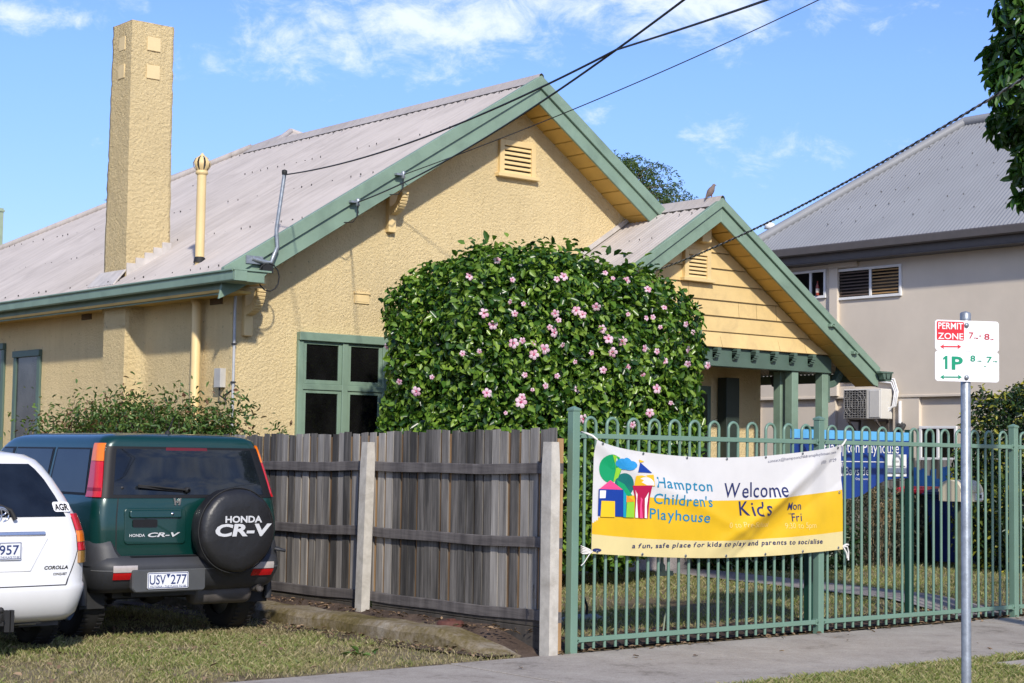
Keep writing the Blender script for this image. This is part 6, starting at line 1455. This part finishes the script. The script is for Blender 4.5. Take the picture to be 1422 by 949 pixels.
# ---- shrubs in the garden
def bush(name, label, c, r, n, size, m, aspect=.5, pw=2.3, shell=.5, lump=.25, spread=.9, cat='shrub', extra=None, droop=.3):
    t = thing(name, label, cat, (c[0], c[1], .1)); P, Nn = blob_points(n, c, r, shell, pw, lump, .12, seed=c[0]); V, F = leaf_cloud(P, Nn, size, aspect, spread, droop); np_mesh('foliage', V, F, m, t)
    if extra: P, Nn = blob_points(extra[0], c, np.array(r) * 1.02, .12, pw, lump, .12, seed=c[0]); V, F = leaf_cloud(P, Nn, size * 1.05, aspect, spread, droop); np_mesh('foliage', V, F, extra[1], t)
    mb = MB(); twigs(mb, (c[0], c[1], .05), [np.array(c) + np.array((random.uniform(-.6, .6) * r[0], random.uniform(-.6, .6) * r[1], random.uniform(-.3, .6) * r[2])) for _ in range(8)], .035, .008); mb.build('stem', M['bark'], t); return t
c = atD(1232, 735, (CAM - Vector(atZ(1225, 790, .1))).length); cc = atZ(1222, 788, .1)
bush('grey_shrub', 'greyish brown clipped shrub with a dry plume behind the blue sign', (cc.x + .15, cc.y + .35, .62), (.95, .6, .62), 7000, .05, M['grey_leaf'], .35)
pl = thing('ornamental_grass', 'dry buff plumes of ornamental grass rising between the blue sign and shrub', 'grass plant', (cc.x - .25, cc.y - .1, .1))
V_ = []; 
pp_ = atY(1222, 690, cc.y); mb = MB(); LP = []
for k in range(15):
    x = pp_.x + random.uniform(-.16, .16); y = cc.y - .1 + random.uniform(-.15, .15); top = pp_.z + random.uniform(-.12, .28)
    mb.tube([(x - random.uniform(-.1, .1), y, .1), (x, y, top * .7), (x + random.uniform(-.06, .06), y, top)], [.005, .004, .003], 4)
    for i in range(40): LP.append((x + random.gauss(0, .018), y + random.gauss(0, .018), top - .32 * random.random()))
LP = np.array(LP); V, F = leaf_cloud(LP, np.tile([0., 0, 1], (len(LP), 1)), .05, .2, .8, -1.2); mb.build('stem', M['plume'], pl); np_mesh('plume', V, F, M['plume'], pl)
cc2 = atZ(1310, 786, .1)
bush('low_shrub', 'low olive green shrub to the right of the dark green sign post', (atZ(1290, 780, .1).x - .3, atZ(1290, 780, .1).y + .1, .5), (.6, .5, .52), 4500, .05, M['dark_leaf'], .4, extra=(600, M['grey_leaf']))
ch = atZ(1392, 795, .1)
bush('variegated_shrub', 'tall dark shrub with yellow edged leaves behind the letterbox', (ch.x + .55, ch.y - .15, 1.22), (1.12, .85, 1.36), 15000, .075, M['dark_leaf'], .45, 2.6, .35, .22, extra=(3600, M['var_leaf']))
lo = atZ(950, 806, .1)
bush('border_shrub', 'dark leafy shrub growing beside the garden path below the porch', (7.75, 5.45, .55), (.7, .5, .55), 4500, .07, M['dark_leaf'], .5, extra=(500, M['shrub_leaf']))
bush('border_shrub', 'low dark shrub further right along the garden path below the banner', (8.7, 4.9, .42), (.75, .5, .42), 4500, .06, M['dark_leaf'], .5, extra=(500, M['grey_leaf']))
# ---- tree behind the house: drooping feathery crown
tx = atY(842, 258, 24)
tr = thing('feathery_tree', 'feathery light green tree with drooping sprays behind the gable roof', 'tree', (tx.x + .4, 24, 0))
mb = MB(); tips = []
cx, cz = tx.x + .4, tx.z
mb.tube([(cx, 24, 0), (cx + .1, 24, 3), (cx, 24, cz - 1.5)], [.22, .18, .12], 10)
LP = []; LN = []
for k in range(150):
    a = random.uniform(0, 2 * math.pi); rr = random.uniform(.2, 2.5) ; hz_ = cz + .95 - .42 * rr ** 1.3 + random.uniform(-1.1, .12); e = Vector((cx + rr * math.cos(a) * 1.05, 24 + rr * math.sin(a) * .8, hz_)); b0 = Vector((cx, 24, cz - 1.3))
    m_ = b0.lerp(e, .6) + Vector((0, 0, .5)); mb.tube([b0, m_, e], [.04, .025, .008], 5)
    for j in range(5):
        st = e + Vector((random.gauss(0, .16), random.gauss(0, .16), random.gauss(0, .1))); dd = Vector((math.cos(a) * .5 + random.gauss(0, .3), math.sin(a) * .5 + random.gauss(0, .3), .2)); p = st.copy()
        for i in range(26): p = p + dd * .035; dd.z -= .055; LP.append(p + Vector((random.gauss(0, .02), random.gauss(0, .02), random.gauss(0, .02))))
mb.build('trunk', M['bark'], tr); LP = np.array([tuple(p) for p in LP]); V, F = leaf_cloud(LP, np.tile([0., 0, .4], (len(LP), 1)), .095, .20, .9, 1.0); np_mesh('crown', V, F, M['feather_leaf'], tr)
# ---- street tree hanging in at the upper right
st_c = atD(1490, 95, 15.0)
tr2 = thing('street_tree', 'glossy dark green broadleaf tree hanging in at the upper right corner', 'tree', (st_c.x + .6, st_c.y - .3, 0))
LP = []; LN = []; mb = MB(); bx_, by_ = st_c.x + .6, st_c.y - .3
mb.tube([(bx_, by_, 0), (bx_ + .05, by_, 2.2), (bx_ - .05, by_, 3.6)], [.13, .11, .07], 10)
cl = [((u, v), s) for u, v, s in ((1418, 15, .34), (1402, 75, .30), (1425, 120, .42), (1408, 172, .30), (1428, 235, .20), (1445, 60, .5), (1460, 170, .5), (1500, 30, .7), (1520, 150, .7), (1480, -40, .6), (1420, -40, .4), (1560, 60, .8), (1500, 240, .45), (1440, 210, .22), (1392, 105, .15), (1421, 275, .08))]
for (uv, s) in cl:
    s *= .72; c = atD(uv[0], uv[1], 15.0 + random.uniform(-.4, .4)); n_ = int(1250 * s); q = rng.normal(0, 1, (n_, 3)); q /= np.linalg.norm(q, axis=1)[:, None]; q2 = np.array(c) + q * (s * (.45 + .55 * rng.random(n_) ** .5))[:, None] * np.array((1, 1, .85)); LP.append(q2); LN.append(q); mb.tube([(bx_, by_, 3.0), Vector((bx_, by_, 3.3)).lerp(c, .5) + Vector((0, 0, .2)), c], [.05, .03, .012], 6)
mb.build('trunk', M['bark'], tr2); V, F = leaf_cloud(np.concatenate(LP), np.concatenate(LN), .115, .42, .6, 1.3); np_mesh('crown', V, F, M['street_leaf'], tr2)

# ---- grass, litter
def grass(name, regions, m, label=None):
    Vs = []; Fs = []; b = 0
    for (n, x0, x1, y0, y1, zf, h0, h1, dens) in regions:
        x = rng.uniform(x0, x1, n); y = rng.uniform(y0, y1, n)
        keep = np.array([dens(a, c) for a, c in zip(x, y)]) > rng.random(n); x, y = x[keep], y[keep]; n = len(x)
        z = np.array([zf(a, c) for a, c in zip(x, y)]); h = rng.uniform(h0, h1, n); a = rng.uniform(0, 2 * np.pi, n); w = rng.uniform(.0025, .005, n); lean = rng.normal(0, .55, (n, 2)) * h[:, None]
        V = np.empty((n, 4, 3)); dx = np.cos(a) * w; dy = np.sin(a) * w
        V[:, 0] = np.c_[x - dx, y - dy, z - .005]; V[:, 1] = np.c_[x + dx, y + dy, z - .005]; V[:, 2] = np.c_[x + lean[:, 0] * .45 + dx * .7, y + lean[:, 1] * .45 + dy * .7, z + h * .6]; V[:, 3] = np.c_[x + lean[:, 0], y + lean[:, 1], z + h * .9]
        i = np.arange(n)[:, None] * 4 + b; Fs += [i + np.array([[0, 1, 2]]), i + np.array([[0, 2, 3]])]; Vs.append(V.reshape(-1, 3)); b += n * 4
    o = np_mesh(name, np.concatenate(Vs), np.concatenate(Fs), m); return tag(o, label, kind='stuff')
def gnoise(x, y, s, o=0.): return noise.noise((x * s + o, y * s, 1.7))
def d_drive(x, y):
    k = .50 + 1.5 * gnoise(x, y, .8) + .9 * gnoise(x, y, 2.7, 5)
    k -= .85 * max(0, 1 - abs(x + 1.25) / .5) * (1 if y > 1.4 else .5) + .9 * max(0, min(1, (y - 2.2) / .8)) * (x > -3.4)
    if x > -.98 + .25 * (y < .9) * 0 - .15 * gnoise(0, y, 2): k *= .12
    return k
def d_lawn(x, y):
    xl = 5.42 + 1.16 * (y - .2) / 6.6; xr = 6.30 + 1.22 * (y - .2) / 6.6
    if xl - .02 < x < xr + .02: return 0
    if y < .62 + .25 * gnoise(x, 0, .5): return .05
    return .72 + .9 * gnoise(x, y, .8, 3) + .4 * gnoise(x, y, 3, 8)
M['grass_a'] = leafmat('green_grass_blade', [(.11, .14, .035), (.18, .22, .05), (.26, .28, .09), (.36, .32, .15), (.44, .36, .20)], .6, .3)
M['grass_b'] = leafmat('dry_grass_blade', [(.30, .25, .13), (.42, .35, .20), (.22, .19, .09), (.16, .17, .06)], .7, .3)
dz_ = lambda x, y: .0
grass('grass', [(80000, -6.4, -.55, .04, 4.6, dz_, .015, .05, d_drive), (60000, -.4, 11.5, .3, 6.8, LAWN, .02, .06, d_lawn), (60000, -1.5, 3.6, -4.6, -2.08, dz_, .02, .06, lambda x, y: (.75 + .8 * gnoise(x, y, 1.1)) * (0 if (2.26 < x < 4.3 and -3.05 < y < -2.3) else 1))], M['grass_a'])
grass('dry_grass', [(80000, -6.4, -.5, .03, 5.5, dz_, .010, .038, lambda x, y: .62 + .9 * gnoise(x, y, 1.3, 9)), (36000, -.4, 11.5, .1, 6.8, LAWN, .012, .04, lambda x, y: d_lawn(x, y) * .9 + .05), (26000, -1.5, 3.6, -4.6, -2.06, dz_, .012, .045, lambda x, y: 0 if (2.26 < x < 4.3 and -3.05 < y < -2.3) else .8)], M['grass_b'])
def litter(n, f, size=.045):
    P = np.array([f() for _ in range(n)]); V, F = leaf_cloud(P, np.tile([0., 0, 1.6], (n, 1)), size, .5, .45, 0, .12, .6); return V, F
A = [litter(420, lambda: (random.uniform(-.2, 9), random.gauss(.03, .09), .018)), litter(260, lambda: (random.uniform(-.42, -.17), random.uniform(.2, 6), .17)), litter(150, lambda: (random.uniform(-.95, -.7), random.uniform(.15, 5.5), .03)), litter(120, lambda: (random.uniform(-5, -.7), random.uniform(.1, 4), .03), .05), litter(26, lambda: (random.uniform(-1, 7), random.uniform(-1.9, -.1), .014), .05), litter(380, lambda: (random.uniform(.2, 9), random.uniform(.1, .7), LAWN(0, .4) + .035), .05)]
off = 0; VV = []; FF = []
for v_, f_ in A: VV.append(v_); FF.append(f_ + off); off += len(v_)
tag(np_mesh('leaf_litter', np.concatenate(VV), np.concatenate(FF), M['litter']), kind='stuff')
# a few broad weeds in the drive
wd = []
p = atZ(497, 912, .0)
for (x, y, n_, s_) in ((p.x, p.y, 14, .05),): wd.append((np.array([(x + random.gauss(0, .05), y + random.gauss(0, .05), .02) for _ in range(n_)]), s_))
V, F = leaf_cloud(wd[0][0], np.tile([0., 0, 1], (len(wd[0][0]), 1)), .075, .6, .4); tag(np_mesh('weed', V, F, M['shrub_leaf'], origin=(p.x, p.y, 0)), 'small broad leaved weed in the driveway grass near the footpath', 'weed')
